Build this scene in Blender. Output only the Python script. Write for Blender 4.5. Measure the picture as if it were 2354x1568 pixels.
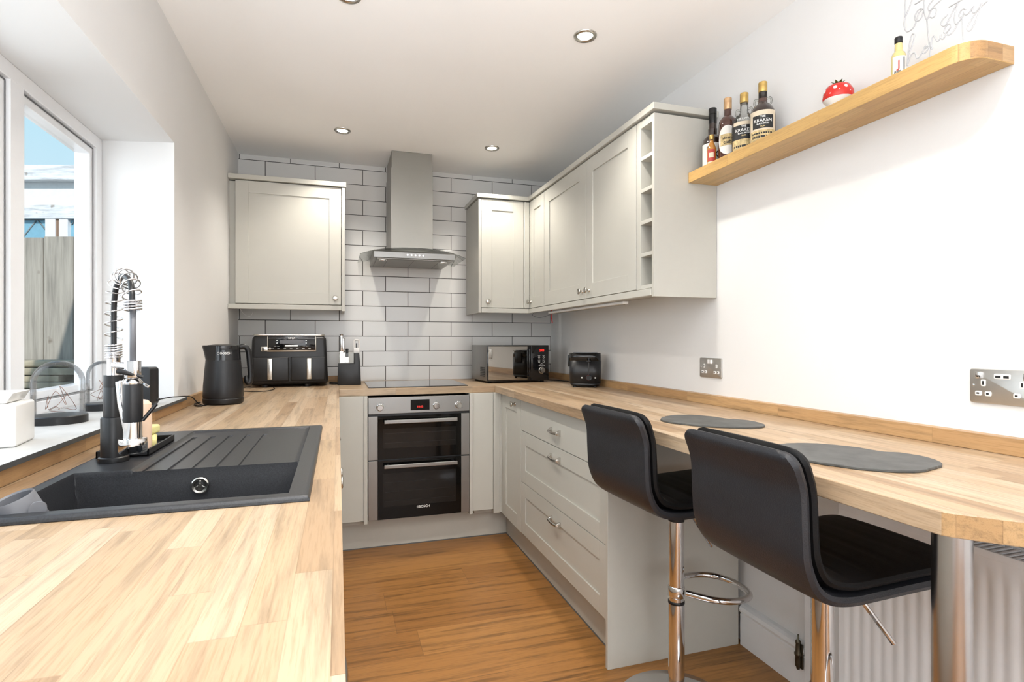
import bpy, bmesh, math, random
from mathutils import Vector, Matrix
random.seed(7)
PI = math.pi
for o in list(bpy.data.objects): bpy.data.objects.remove(o)
scene = bpy.context.scene
C = scene.collection
W = lambda *a: Vector(a)

# ------------------------------------------------------------ camera, world, light, exposure
cam_d = bpy.data.cameras.new('camera')
cam_d.sensor_width = 36.0
cam_d.lens = 36.0 * 1268.2 / 2354.0
cam_d.shift_y = 1.2 / 2354.0
cam_d.clip_start = 0.02
cam = bpy.data.objects.new('camera', cam_d); C.objects.link(cam)
cam.location = (0, 0, 1.2189)
cam.rotation_euler = (PI / 2, 0, -0.3057)
scene.camera = cam
scene.view_settings.view_transform = 'Standard'
scene.view_settings.look = 'None'
scene.view_settings.gamma = 1.0
scene.view_settings.exposure = 0.25
scene.view_settings.use_curve_mapping = False

world = bpy.data.worlds.new('sky'); scene.world = world
world.use_nodes = True
nt = world.node_tree
for n in list(nt.nodes): nt.nodes.remove(n)
wo = nt.nodes.new('ShaderNodeOutputWorld'); bg = nt.nodes.new('ShaderNodeBackground')
tcw = nt.nodes.new('ShaderNodeTexCoord'); sxw = nt.nodes.new('ShaderNodeSeparateXYZ'); crw = nt.nodes.new('ShaderNodeValToRGB')
nt.links.new(tcw.outputs['Generated'], sxw.inputs[0]); nt.links.new(sxw.outputs['Z'], crw.inputs[0])
crw.color_ramp.elements[0].position = 0.0; crw.color_ramp.elements[0].color = (0.75, 0.88, 0.98, 1)
crw.color_ramp.elements[1].position = 1.0; crw.color_ramp.elements[1].color = (0.10, 0.30, 0.72, 1)
e = crw.color_ramp.elements.new(0.28); e.color = (0.56, 0.84, 0.98, 1)
e = crw.color_ramp.elements.new(0.45); e.color = (0.36, 0.68, 0.93, 1)
nt.links.new(crw.outputs[0], bg.inputs[0]); bg.inputs[1].default_value = .82
nt.links.new(bg.outputs[0], wo.inputs[0])

def lamp(name, kind, loc, energy, color=(1, 1, 1), rot=None, target=None, **kw):
    d = bpy.data.lights.new(name, kind); d.energy = energy; d.color = color
    for k, v in kw.items(): setattr(d, k, v)
    o = bpy.data.objects.new(name, d); C.objects.link(o); o.location = loc
    if target is not None:
        o.rotation_euler = (Vector(target) - Vector(loc)).to_track_quat('-Z', 'Y').to_euler()
    elif rot is not None: o.rotation_euler = rot
    return o
lamp('sun', 'SUN', (0, -6, 8), 3.0, (1, .96, .9), target=(-1.2, .4, 3.6), angle=0.01)
# daylight at the kitchen window, then an added fill lamp behind the camera
lamp('window_daylight', 'AREA', (-1.30, 1.15, 1.62), 21, (.88, .945, 1.0), rot=(0, math.radians(-97), 0),
     shape='RECTANGLE', size=1.3, size_y=2.2)
lamp('rear_fill', 'AREA', (0.55, -2.25, 1.35), 38, (.90, .95, 1.0), rot=(math.radians(94), 0, 0),
     shape='RECTANGLE', size=1.9, size_y=1.9)

# added fill lamp behind the viewer, aimed up to brighten the ceiling
lamp('ceiling_fill', 'AREA', (-.05, -.35, 1.25), 43, (.93, .96, 1.0), rot=(math.radians(163), 0, 0), shape='DISK', size=.8, spread=math.radians(130))

# ------------------------------------------------------------ node helpers
class NT:
    def __init__(s, name):
        s.m = bpy.data.materials.new(name); s.m.use_nodes = True
        s.t = s.m.node_tree; s.b = s.t.nodes['Principled BSDF']; s.out = s.t.nodes['Material Output']
    def n(s, t, **kw):
        x = s.t.nodes.new(t)
        for k, v in kw.items(): setattr(x, k, v)
        return x
    def l(s, a, b): s.t.links.new(a, b)
    def put(s, sock, v):
        if hasattr(v, 'is_linked') or hasattr(v, 'links'): s.l(v, sock)
        else: sock.default_value = v
    def math(s, op, a, b=0.0, c=None):
        x = s.n('ShaderNodeMath', operation=op); s.put(x.inputs[0], a); s.put(x.inputs[1], b)
        if c is not None: s.put(x.inputs[2], c)
        return x.outputs[0]
    def comb(s, a, b, c):
        x = s.n('ShaderNodeCombineXYZ'); s.put(x.inputs[0], a); s.put(x.inputs[1], b); s.put(x.inputs[2], c); return x.outputs[0]
    def sep(s, kind='Object'):
        tc = s.n('ShaderNodeTexCoord'); x = s.n('ShaderNodeSeparateXYZ'); s.l(tc.outputs[kind], x.inputs[0]); s.tc = tc
        return x.outputs
    def noise(s, vec, scale=5, detail=3, rough=.5):
        x = s.n('ShaderNodeTexNoise'); s.l(vec, x.inputs['Vector']); x.inputs['Scale'].default_value = scale
        x.inputs['Detail'].default_value = detail; x.inputs['Roughness'].default_value = rough
        return x.outputs['Fac']
    def ramp(s, fac, stops):
        x = s.n('ShaderNodeValToRGB'); s.l(fac, x.inputs[0]); r = x.color_ramp
        r.elements[0].position, r.elements[0].color = stops[0][0], (*stops[0][1], 1)
        r.elements[1].position, r.elements[1].color = stops[-1][0], (*stops[-1][1], 1)
        for p, c in stops[1:-1]:
            e = r.elements.new(p); e.color = (*c, 1)
        return x.outputs[0]
    def mix(s, fac, a, b, mode='MIX'):
        x = s.n('ShaderNodeMix', data_type='RGBA', blend_type=mode)
        s.put(x.inputs[0], fac)
        for i, v in ((6, a), (7, b)):
            if isinstance(v, tuple): x.inputs[i].default_value = (*v[:3], 1)
            else: s.l(v, x.inputs[i])
        return x.outputs[2]
    def bump(s, h, strength=.2, dist=.01):
        x = s.n('ShaderNodeBump'); s.l(h, x.inputs['Height']); x.inputs['Strength'].default_value = strength
        x.inputs['Distance'].default_value = dist; s.l(x.outputs[0], s.b.inputs['Normal'])
    def set(s, **kw):
        for k, v in kw.items():
            k = k.replace('_', ' ')
            i = s.b.inputs[k]
            if k.endswith('Color') and isinstance(v, tuple): v = (*v[:3], 1)
            s.put(i, v)
        return s

def plain(name, col, rough=.5, metal=0, var=.0, vscale=30, bump=0, bscale=200, **kw):
    t = NT(name); t.set(Roughness=rough, Metallic=metal, **kw)
    t.sep(); v = t.tc.outputs['Object']
    f = t.noise(v, vscale, 3)
    lo = tuple(c * (1 - var) for c in col); hi = tuple(min(1, c * (1 + var)) for c in col)
    t.set(Base_Color=t.ramp(f, [(.3, lo), (.7, hi)]))
    if bump: t.bump(t.noise(v, bscale, 4), bump, .002)
    return t.m

def wood(name, axis, w, L, cols, rough=.4, gs=1.0, jointk=.75, grain=.45, coat=0):
    """butcher-block / plank: staves of width w along the given axis"""
    t = NT(name); X, Y, Z = t.sep()
    al, ac = (X, Y) if axis == 'X' else (Y, X)
    if axis == 'YZ': al, ac = Y, Z
    if axis == 'XZ': al, ac = X, Z
    row = t.math('FLOOR', t.math('DIVIDE', ac, w))
    wn = t.n('ShaderNodeTexWhiteNoise', noise_dimensions='1D'); t.l(row, wn.inputs['W'])
    a2 = t.math('ADD', al, t.math('MULTIPLY', wn.outputs[0], L * 7.3))
    col = t.math('FLOOR', t.math('DIVIDE', a2, L))
    w2 = t.n('ShaderNodeTexWhiteNoise', noise_dimensions='3D'); t.l(t.comb(row, col, 3.7), w2.inputs['Vector'])
    r = w2.outputs['Value']
    base = t.ramp(r, [(i / (len(cols) - 1), c) for i, c in enumerate(cols)])
    off = t.math('MULTIPLY', r, 37.0)
    third = Z if axis in ('X', 'Y') else (X if axis == 'YZ' else Y)
    v = t.comb(t.math('ADD', t.math('MULTIPLY', al, 1.6 * gs), off), t.math('MULTIPLY', ac, 26 * gs), t.math('MULTIPLY', third, 26 * gs))
    g1 = t.noise(v, 2.2, 6, .62)
    v2 = t.comb(t.math('ADD', t.math('MULTIPLY', al, 9 * gs), off), t.math('MULTIPLY', ac, 190 * gs), t.math('MULTIPLY', third, 190 * gs))
    g2 = t.noise(v2, 2.0, 3, .6)
    gm = t.ramp(g1, [(.30, (1 - grain,) * 3), (.52, (1, 1, 1)), (.8, (1.0, .97, .93))])
    gm2 = t.ramp(g2, [(.32, (.80, .76, .70)), (.5, (1, 1, 1))])
    c = t.mix(.85, base, gm, 'MULTIPLY'); c = t.mix(.8, c, gm2, 'MULTIPLY')
    fr = t.math('FRACT', t.math('DIVIDE', ac, w)); fa = t.math('FRACT', t.math('DIVIDE', a2, L))
    j1 = t.math('LESS_THAN', fr, .0012 / w); j2 = t.math('LESS_THAN', fa, .0012 / L)
    j = t.math('MAXIMUM', j1, j2)
    c = t.mix(t.math('MULTIPLY', j, 1 - jointk), c, (.10, .05, .02))
    t.set(Base_Color=c, Roughness=rough)
    if coat: t.set(Coat_Weight=coat, Coat_Roughness=.25)
    t.bump(g2, .06, .001)
    return t.m

OAK = [(.33, .215, .122), (.44, .31, .195), (.50, .38, .26), (.385, .265, .155), (.465, .34, .22)]
M = {}
M['wall'] = plain('wall_paint', (.76, .755, .745), .75, var=.012, vscale=3, bump=.03, bscale=260)
M['ceil'] = plain('ceiling_paint', (.95, .945, .935), .85, var=.01, vscale=3)
M['gloss'] = plain('white_gloss_paint', (.84, .84, .84), .3, var=.01)
M['cab'] = plain('sage_grey_cabinet_paint', (.53, .52, .47), .36, var=.012, vscale=8)
M['cab_in'] = plain('cabinet_side_laminate', (.50, .485, .435), .42, var=.01)
M['oakY'] = wood('oak_blocks_lengthwise', 'Y', .042, .46, OAK)
M['oakX'] = wood('oak_blocks_across', 'X', .042, .46, OAK)
M['oakend'] = wood('oak_end_grain', 'X', .042, .05, [(.36, .20, .08), (.46, .29, .14), (.40, .24, .11)], gs=2)
M['upY'] = wood('oak_upstand_lengthwise', 'YZ', .2, .55, [(.44, .26, .12), (.54, .34, .165), (.48, .29, .135)])
M['upX'] = wood('oak_upstand_across', 'XZ', .2, .55, [(.36, .19, .07), (.42, .24, .1)])
M['shelf'] = wood('varnished_oak_shelf', 'Y', .036, .42, [(.46, .265, .08), (.55, .335, .115), (.60, .385, .145), (.50, .29, .095)], rough=.3, grain=.25)
M['floor'] = wood('warm_oak_planks', 'X', .195, 1.25, [(.30, .132, .034), (.38, .175, .048), (.335, .15, .04), (.41, .195, .057)], rough=.42, gs=.55, jointk=.25, grain=.72)
M['slate'] = plain('slate_grey', (.075, .077, .075), .55, var=.25, vscale=18, bump=.35, bscale=60)
M['slatetile'] = plain('honed_slate_sill', (.50, .50, .49), .5, var=.08, vscale=12)
M['slateedge'] = plain('dark_slate_edge', (.06, .062, .062), .6, var=.2)
M['sink'] = plain('black_granite_composite', (.022, .023, .026), .36, var=.35, vscale=420, bump=.1, bscale=500)
M['chrome'] = plain('polished_chrome', (.70, .70, .71), .07, 1)
M['satin'] = plain('brushed_nickel', (.55, .53, .49), .25, 1, var=.04)
M['steel'] = plain('brushed_stainless', (.27, .265, .255), .36, 1, var=.03, vscale=6)
M['plate'] = plain('socket_plate_steel', (.58, .565, .54), .38, 1, var=.05, vscale=20)
M['steel2'] = plain('brushed_tube_steel', (.52, .51, .51), .24, 1, var=.05, vscale=8)
M['hoodsteel'] = plain('satin_hood_steel', (.30, .29, .265), .42, 1, var=.03, vscale=5)
M['black'] = plain('matt_black_plastic', (.004, .004, .005), .38, var=.1)
M['blacksoft'] = plain('charcoal_soft_plastic', (.008, .0085, .0105), .40, var=.1)
M['blackgloss'] = plain('gloss_black', (.008, .008, .009), .08)
M['ovenglass'] = plain('oven_black_glass', (.004, .004, .004), .05, Specular_IOR_Level=.22)
M['ovenwin'] = plain('oven_window_glass', (.011, .0105, .010), .08, Specular_IOR_Level=.25, var=.2, vscale=4)
M['leather'] = plain('black_faux_leather', (.017, .0175, .021), .38, Specular_IOR_Level=.38, var=.15, vscale=9, bump=.35, bscale=330)
M['leatherseat'] = plain('black_seat_leather', (.004, .004, .0045), .5, Specular_IOR_Level=.2, var=.15, vscale=9, bump=.2, bscale=330)
M['white'] = plain('white_ceramic', (.80, .79, .77), .3, var=.01)
M['whiteplastic'] = plain('white_upvc', (.84, .84, .85), .25, var=.01)
M['gasket'] = plain('grey_rubber_gasket', (.12, .12, .12), .6)
M['hob'] = plain('hob_black_glass', (.035, .035, .036), .04)
M['mirror'] = plain('mirrored_microwave_door', (.42, .40, .37), .03, 1)
M['red'] = plain('red_glaze', (.62, .02, .012), .12, var=.1)
M['leaf'] = plain('green_leaf_glaze', (.07, .10, .02), .4, var=.3)
M['redlabel'] = plain('red_ribbon', (.45, .02, .02), .5)
M['goldcap'] = plain('gold_screw_cap', (.62, .42, .14), .28, .85, var=.1)
M['copcap'] = plain('copper_screw_cap', (.66, .43, .24), .3, .8, var=.1)
M['rum'] = plain('dark_rum_in_glass', (.020, .007, .004), .04, Coat_Weight=1.0)
M['rumred'] = plain('brown_rum_in_glass', (.055, .012, .006), .05, Coat_Weight=1.0)
M['amber'] = plain('amber_rum_in_glass', (.42, .17, .02), .06, Coat_Weight=1.0)
M['tequila'] = plain('pale_gold_spirit', (.62, .52, .20), .06, Coat_Weight=1.0)
M['cream'] = plain('cream_label_paper', (.66, .56, .42), .6, var=.05)
M['goldlabel'] = plain('gold_printed_label', (.55, .42, .20), .5, var=.35, vscale=90)
M['whitelabel'] = plain('white_label_paper', (.74, .72, .68), .6, var=.05)
M['ink'] = plain('black_ink', (.012, .012, .012), .5)
M['inkwhite'] = plain('white_ink', (.8, .8, .78), .5)
M['inkgold'] = plain('gold_ink', (.60, .46, .22), .4)
M['inkred'] = plain('red_ink', (.40, .04, .03), .5)
M['yellow'] = plain('yellow_sponge', (.72, .66, .30), .9, var=.08, bump=.5, bscale=300)
M['peach'] = plain('peach_liquid_soap', (.80, .58, .42), .15)
M['fence'] = None
M['ground'] = plain('garden_soil', (.10, .09, .06), .9, var=.3, vscale=4)
M['render'] = plain('white_painted_render', (.80, .81, .81), .8, var=.03)
M['paint_old'] = None
M['sleeper'] = plain('weathered_sleeper', (.32, .28, .20), .9, var=.45, vscale=14, bump=.6, bscale=40)
M['lead'] = plain('grey_lead_came', (.20, .23, .24), .6)
M['bluewin'] = plain('sky_tinted_garage_pane', (.22, .45, .58), .1, var=.05)
M['pink'] = plain('pink_plastic_bag', (.75, .22, .25), .3, var=.3, vscale=40)
M['greyplastic'] = plain('grey_plastic', (.14, .145, .16), .45, var=.05)
M['neon'] = plain('white_silicone_tube', (.46, .46, .47), .25)
M['copper'] = plain('copper_wire', (.25, .12, .08), .35, .6)
M['brass_dark'] = plain('aged_brass', (.10, .085, .06), .3, .9)
M['brownjoint'] = plain('bare_timber_strip', (.25, .16, .11), .8)

def tiles():
    t = NT('white_metro_tiles'); X, Y, Z = t.sep()
    v = t.comb(t.math('ADD', X, .4584), t.math('ADD', Z, -1.2561 + .1051 * 41), 0.0)
    b = t.n('ShaderNodeTexBrick'); t.l(v, b.inputs['Vector'])
    for k, val in (('Scale', 1), ('Mortar Size', .0021), ('Mortar Smooth', .0), ('Bias', -1), ('Brick Width', .3115), ('Row Height', .1051)):
        b.inputs[k].default_value = val
    b.offset = .5; b.offset_frequency = 2
    b.inputs['Color1'].default_value = (.66, .65, .63, 1); b.inputs['Color2'].default_value = (.66, .65, .63, 1)
    b.inputs['Mortar'].default_value = (.035, .032, .03, 1)
    t.set(Base_Color=b.outputs['Color'], Roughness=t.math('MULTIPLY_ADD', b.outputs['Fac'], .6, .16))
    b2 = t.n('ShaderNodeTexBrick'); t.l(v, b2.inputs['Vector'])
    for k, val in (('Scale', 1), ('Mortar Size', .004), ('Mortar Smooth', 1.0), ('Brick Width', .3115), ('Row Height', .1051)):
        b2.inputs[k].default_value = val
    b2.offset = .5; b2.offset_frequency = 2
    t.bump(t.math('SUBTRACT', 1.0, b2.outputs['Fac']), .35, .003)
    return t.m
M['tiles'] = tiles()

def oldwood(name, base, axis_along='Z'):
    t = NT(name); X, Y, Z = t.sep()
    v = t.comb(t.math('MULTIPLY', X, 30), t.math('MULTIPLY', Y, 30), t.math('MULTIPLY', Z, 1.6))
    if axis_along == 'X': v = t.comb(t.math('MULTIPLY', X, 3), t.math('MULTIPLY', Y, 30), t.math('MULTIPLY', Z, 30))
    g = t.noise(v, 1.5, 6, .65)
    v2 = t.comb(X, Y, Z); k = t.noise(v2, 11, 2)
    c = t.ramp(g, [(.25, tuple(x * .5 for x in base)), (.5, base), (.75, tuple(min(1, x * 1.35) for x in base))])
    kk = t.ramp(k, [(.24, (.45, .38, .32)), (.33, (1, 1, 1))])
    t.set(Base_Color=t.mix(.8, c, kk, 'MULTIPLY'), Roughness=.85)
    t.bump(g, .4, .004)
    return t.m
M['fence'] = oldwood('weathered_fence_board', (.37, .34, .29))
M['paint_old'] = oldwood('flaking_white_paint', (.74, .76, .78), 'X')

def glass(name, tint=(1, 1, 1), gloss=.12, rough=.02, edge=1.0):
    t = NT(name); t.t.nodes.remove(t.b)
    tr = t.n('ShaderNodeBsdfTransparent'); tr.inputs[0].default_value = (*tint, 1)
    gl = t.n('ShaderNodeBsdfGlossy'); gl.inputs['Roughness'].default_value = rough
    lw = t.n('ShaderNodeLayerWeight'); lw.inputs['Blend'].default_value = gloss
    mx = t.n('ShaderNodeMixShader'); t.l(t.math('MULTIPLY', lw.outputs['Fresnel'], edge), mx.inputs[0])
    t.l(tr.outputs[0], mx.inputs[1]); t.l(gl.outputs[0], mx.inputs[2]); t.l(mx.outputs[0], t.out.inputs[0])
    return t.m
M['glass'] = glass('window_glass', (1, 1, 1), .05, .0, .12)
M['domeglass'] = glass('clear_cloche_glass', (.96, .97, .98), .22, .01, .8)
M['bottleglass'] = glass('clear_bottle_glass', (.90, .91, .90), .35, .03, .9)
M['hoodglass'] = glass('clear_hood_glass', (.92, .93, .92), .25, .03, .8)
M['clearplastic'] = glass('clear_plastic', (.9, .9, .88), .3, .08, .7)

def emis(name, col, s):
    t = NT(name); t.set(Base_Color=col, Emission_Color=col, Emission_Strength=s, Roughness=.3); return t.m
M['bulb'] = emis('lit_spot_lens', (1, .97, .9), 14)
M['redled'] = emis('red_led_digits', (1, .03, .02), .9)
M['indicator'] = emis('white_indicator', (1, 1, 1), .8)

# ------------------------------------------------------------ mesh helpers
def BM(): return bmesh.new()
def add_box(bm, x0, x1, y0, y1, z0, z1, bev=0, seg=2, mat=0, mtx=None):
    t = bmesh.new()
    bmesh.ops.create_cube(t, size=1)
    for v in t.verts:
        v.co = W(x0 + (v.co.x + .5) * (x1 - x0), y0 + (v.co.y + .5) * (y1 - y0), z0 + (v.co.z + .5) * (z1 - z0))
    if bev: bmesh.ops.bevel(t, geom=list(t.edges), offset=bev, segments=seg, profile=.5, affect='EDGES', clamp_overlap=True)
    merge(bm, t, mat, mtx)
def merge(bm, t, mat=0, mtx=None):
    bmesh.ops.recalc_face_normals(t, faces=t.faces)
    if mtx is not None: bmesh.ops.transform(t, matrix=mtx, verts=t.verts)
    mp = {}
    for v in t.verts: mp[v] = bm.verts.new(v.co)
    for f in t.faces:
        try:
            nf = bm.faces.new([mp[v] for v in f.verts]); nf.material_index = mat if mat else f.material_index; nf.smooth = f.smooth
        except ValueError: pass
    t.free()
def add_prism(bm, pts, a0, a1, axis='Z', bev=0, mat=0, mtx=None, seg=2):
    """polygon pts in the plane normal to axis, extruded a0..a1. axis Z:(x,y) Y:(x,z) X:(y,z)"""
    t = bmesh.new()
    def mk(p, a): return {'Z': (p[0], p[1], a), 'Y': (p[0], a, p[1]), 'X': (a, p[0], p[1])}[axis]
    lo = [t.verts.new(mk(p, a0)) for p in pts]; hi = [t.verts.new(mk(p, a1)) for p in pts]
    t.faces.new(lo); t.faces.new(hi[::-1]); n = len(pts)
    for i in range(n): t.faces.new((lo[i], hi[i], hi[(i + 1) % n], lo[(i + 1) % n]))
    bmesh.ops.recalc_face_normals(t, faces=t.faces)
    if bev: bmesh.ops.bevel(t, geom=list(t.edges), offset=bev, segments=seg, profile=.5, affect='EDGES', clamp_overlap=True)
    merge(bm, t, mat, mtx)
def add_lathe(bm, prof, c=(0, 0, 0), seg=32, axis='Z', mat=0, mtx=None, close=True, sx=1, sy=1):
    t = bmesh.new(); rings = []
    for r, z in prof:
        if r < 1e-6: rings.append([t.verts.new((0, 0, z))])
        else: rings.append([t.verts.new((r * sx * math.cos(2 * PI * i / seg), r * sy * math.sin(2 * PI * i / seg), z)) for i in range(seg)])
    for a, b in zip(rings, rings[1:]):
        if len(a) == 1 and len(b) == 1: continue
        for i in range(seg):
            j = (i + 1) % seg
            if len(a) == 1: f = t.faces.new((a[0], b[i], b[j]))
            elif len(b) == 1: f = t.faces.new((a[i], b[0], a[j]))
            else: f = t.faces.new((a[i], b[i], b[j], a[j]))
            f.smooth = True
    if close:
        for r in (rings[0], rings[-1]):
            if len(r) > 1: t.faces.new(r)
    R = {'Z': Matrix(), 'X': Matrix.Rotation(PI / 2, 4, 'Y'), 'Y': Matrix.Rotation(-PI / 2, 4, 'X')}[axis]
    m = Matrix.Translation(c) @ R
    if mtx is not None: m = mtx @ m
    merge(bm, t, mat, m)
def catmull(pts, n=8, closed=False):
    P = [Vector(p) for p in pts]; out = []
    N = len(P)
    rng = range(N) if closed else range(N - 1)
    for i in rng:
        p0 = P[(i - 1) % N] if closed or i > 0 else P[0] * 2 - P[1]
        p1 = P[i]; p2 = P[(i + 1) % N]
        p3 = P[(i + 2) % N] if closed or i + 2 < N else P[-1] * 2 - P[-2]
        for k in range(n):
            t = k / n
            out.append(.5 * ((2 * p1) + (-p0 + p2) * t + (2 * p0 - 5 * p1 + 4 * p2 - p3) * t * t + (-p0 + 3 * p1 - 3 * p2 + p3) * t ** 3))
    if not closed: out.append(P[-1])
    return out
def add_tube(bm, pts, r, seg=8, closed=False, mat=0, caps=True, mtx=None):
    P = [Vector(p) for p in pts]; t = bmesh.new(); n = len(P); rings = []
    rs = r if isinstance(r, (list, tuple)) else [r] * n
    tan0 = (P[1] - P[0]).normalized()
    up = Vector((0, 0, 1)) if abs(tan0.z) < .9 else Vector((1, 0, 0))
    nrm = tan0.cross(up).normalized()
    for i in range(n):
        if closed: tg = (P[(i + 1) % n] - P[(i - 1) % n])
        else: tg = P[min(i + 1, n - 1)] - P[max(i - 1, 0)]
        tg.normalize()
        nrm = (nrm - tg * nrm.dot(tg))
        if nrm.length < 1e-6: nrm = tg.orthogonal()
        nrm.normalize(); bn = tg.cross(nrm)
        rings.append([t.verts.new(P[i] + (nrm * math.cos(2 * PI * k / seg) + bn * math.sin(2 * PI * k / seg)) * rs[i]) for k in range(seg)])
    m = n if closed else n - 1
    for i in range(m):
        a, b = rings[i], rings[(i + 1) % n]
        for k in range(seg):
            f = t.faces.new((a[k], a[(k + 1) % seg], b[(k + 1) % seg], b[k])); f.smooth = True
    if not closed and caps: t.faces.new(rings[0]); t.faces.new(rings[-1][::-1])
    merge(bm, t, mat, mtx)
def rrect(w, h, r, n=5, cx=0, cy=0):
    pts = []
    for (sx, sy, a0) in ((1, 1, 0), (-1, 1, 90), (-1, -1, 180), (1, -1, 270)):
        for k in range(n + 1):
            a = math.radians(a0 + 90 * k / n)
            pts.append((cx + sx * (w / 2 - r) + r * math.cos(a), cy + sy * (h / 2 - r) + r * math.sin(a)))
    return pts

def tag(o, label=None, cat=None, group=None, kind=None):
    if label: o['label'] = label
    if cat: o['category'] = cat
    if group: o['group'] = group
    if kind: o['kind'] = kind
    return o
def thing(name, label, cat, loc=(0, 0, 0), rotz=0, group=None):
    o = bpy.data.objects.new(name, None); C.objects.link(o)
    o.location = loc; o.rotation_euler = (0, 0, rotz); o.empty_display_size = .05
    return tag(o, label, cat, group)
def root_mat(p):
    m = Matrix()
    while p is not None:
        m = Matrix.Translation(p.location) @ p.rotation_euler.to_matrix().to_4x4() @ m; p = p.parent
    return m
def obj(name, bm, mats, parent=None, world=False, smooth=False, label=None, loc=None):
    me = bpy.data.meshes.new(name)
    if world and parent is not None: bmesh.ops.transform(bm, matrix=root_mat(parent).inverted(), verts=bm.verts)
    if loc is not None: bmesh.ops.translate(bm, vec=-Vector(loc), verts=bm.verts)
    if smooth:
        for f in bm.faces: f.smooth = True
    bm.to_mesh(me); bm.free()
    if smooth == 'auto': me.set_sharp_from_angle(angle=math.radians(35))
    for m in (mats if isinstance(mats, (list, tuple)) else [mats]): me.materials.append(m)
    o = bpy.data.objects.new(name, me); C.objects.link(o)
    if parent is not None: o.parent = parent
    if loc is not None: o.location = loc
    if label: o['label'] = label
    return o
def struct(name, bm, m, label=None, cat=None):
    o = obj(name, bm, m); o['kind'] = 'structure'
    if label: o['label'] = label
    if cat: o['category'] = cat
    return o
def text_bm(s, size, extrude=.0003, align='CENTER', shear=0, bold=0):
    cu = bpy.data.curves.new('t', 'FONT'); cu.body = s; cu.size = size; cu.extrude = extrude; cu.align_x = align; cu.align_y = 'CENTER'
    cu.shear = shear; cu.offset = bold; cu.resolution_u = 3
    o = bpy.data.objects.new('t', cu); C.objects.link(o)
    dg = bpy.context.evaluated_depsgraph_get(); me = bpy.data.meshes.new_from_object(o.evaluated_get(dg))
    b = BM(); b.from_mesh(me); bpy.data.objects.remove(o); bpy.data.curves.remove(cu); bpy.data.meshes.remove(me)
    return b
FRONT = Matrix.Rotation(PI / 2, 4, 'X')            # text plane facing -Y
def place(bm, m): bmesh.ops.transform(bm, matrix=m, verts=bm.verts); return bm
def copy_tree(o, parent=None):
    c = o.copy(); C.objects.link(c); c.parent = parent
    for ch in [x for x in bpy.data.objects if x.parent == o]: copy_tree(ch, c)
    return c
RM_RIGHT = Matrix.Rotation(-PI / 2, 4, 'Z')        # local front (-Y) faces -X, local x runs to -Y
RM_LEFT = Matrix.Rotation(PI / 2, 4, 'Z')

# ------------------------------------------------------------ room shell
XL, XR, YB, YR, ZC = -.62, 1.57, 3.973, -2.4, 2.445
b = BM(); add_box(b, XL - .3, XR + .1, YR, YB + .1, -.1, 0); struct('floor', b, M['floor'])
b = BM(); add_box(b, XL - .35, XR + .1, YR - .1, YB + .1, ZC, ZC + .12); struct('ceiling', b, M['ceil'])
b = BM(); add_box(b, XL - .3, XR + .1, YB, YB + .1, 0, ZC); struct('wall_back', b, M['tiles'])
b = BM(); add_box(b, XR, XR + .1, YR, YB, 0, ZC); struct('wall_right', b, M['wall'])
b = BM(); add_box(b, XL - .3, XR + .1, YR - .1, YR, 0, ZC); struct('wall_rear', b, M['wall'])
b = BM()
XO = -.95
add_prism(b, [(XL, 2.495), (XL, YB), (XO, YB), (XO, 2.56), (-.88, 2.55)], 0, ZC)
add_prism(b, [(XL, .2), (-.88, .15), (XO, .15), (XO, YR), (XL, YR)], 0, ZC)
add_prism(b, [(XL, .2), (XL, 2.495), (-.88, 2.55), (XO, 2.56), (XO, .15), (-.88, .15)], 2.009, ZC)
add_prism(b, [(XL, .2), (XL, 2.495), (-.88, 2.55), (XO, 2.56), (XO, .15), (-.88, .15)], 0, .982)
struct('wall_left', b, M['wall'])

# window_1
win = thing('window_1', 'white upvc kitchen window with slim opening pane', 'window', (-.915, 1.35, .995)); win['kind'] = 'structure'
b = BM()
fx0, fx1 = -.95, -.882
add_box(b, fx0, fx1, .16, 2.548, .983, 1.032, .002); add_box(b, fx0, fx1, .16, 2.548, 1.962, 2.0085, .002)
for y0, y1 in ((2.50, 2.5475), (1.915, 1.985), (1.0, 1.07), (.16, .21)): add_box(b, fx0 + .0005, fx1 - .0005, y0, y1, 1.031, 1.963)
obj('window_frame', b, M['whiteplastic'], win, True)
for (y0, y1) in ((1.985, 2.50), (1.07, 1.915), (.21, 1.0)):
    b = BM(); s_ = .030; a0, a1 = -.945, -.895
    add_box(b, a0, a1, y0 + .003, y1 - .003, 1.033, 1.033 + s_, .002); add_box(b, a0, a1, y0 + .003, y1 - .003, 1.96 - s_, 1.96, .002)
    add_box(b, a0 + .0004, a1 - .0004, y0 + .003, y0 + s_, 1.0615, 1.9315); add_box(b, a0 + .0004, a1 - .0004, y1 - s_, y1 - .003, 1.0615, 1.9315)
    sash = obj('sash', b, M['whiteplastic'], win, True)
    b = BM(); k = s_ + .0005
    add_box(b, -.935, -.925, y0 + k, y1 - k, 1.033 + k, 1.96 - k)
    p = obj('pane', b, M['glass'], sash); bmesh_m = p.data; p.matrix_parent_inverse = Matrix()
    for v in p.data.vertices: v.co = root_mat(win).inverted() @ v.co
    b = BM()
    add_box(b, -.894, -.8925, y0 + .004, y0 + .0075, 1.040, 1.9535); add_box(b, -.894, -.8925, y1 - .0075, y1 - .004, 1.040, 1.9535)
    add_box(b, -.894, -.8925, y0 + .004, y1 - .004, 1.954, 1.9575); add_box(b, -.894, -.8925, y0 + .004, y1 - .004, 1.036, 1.0395)
    obj('gasket', b, M['gasket'], win, True)

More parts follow.
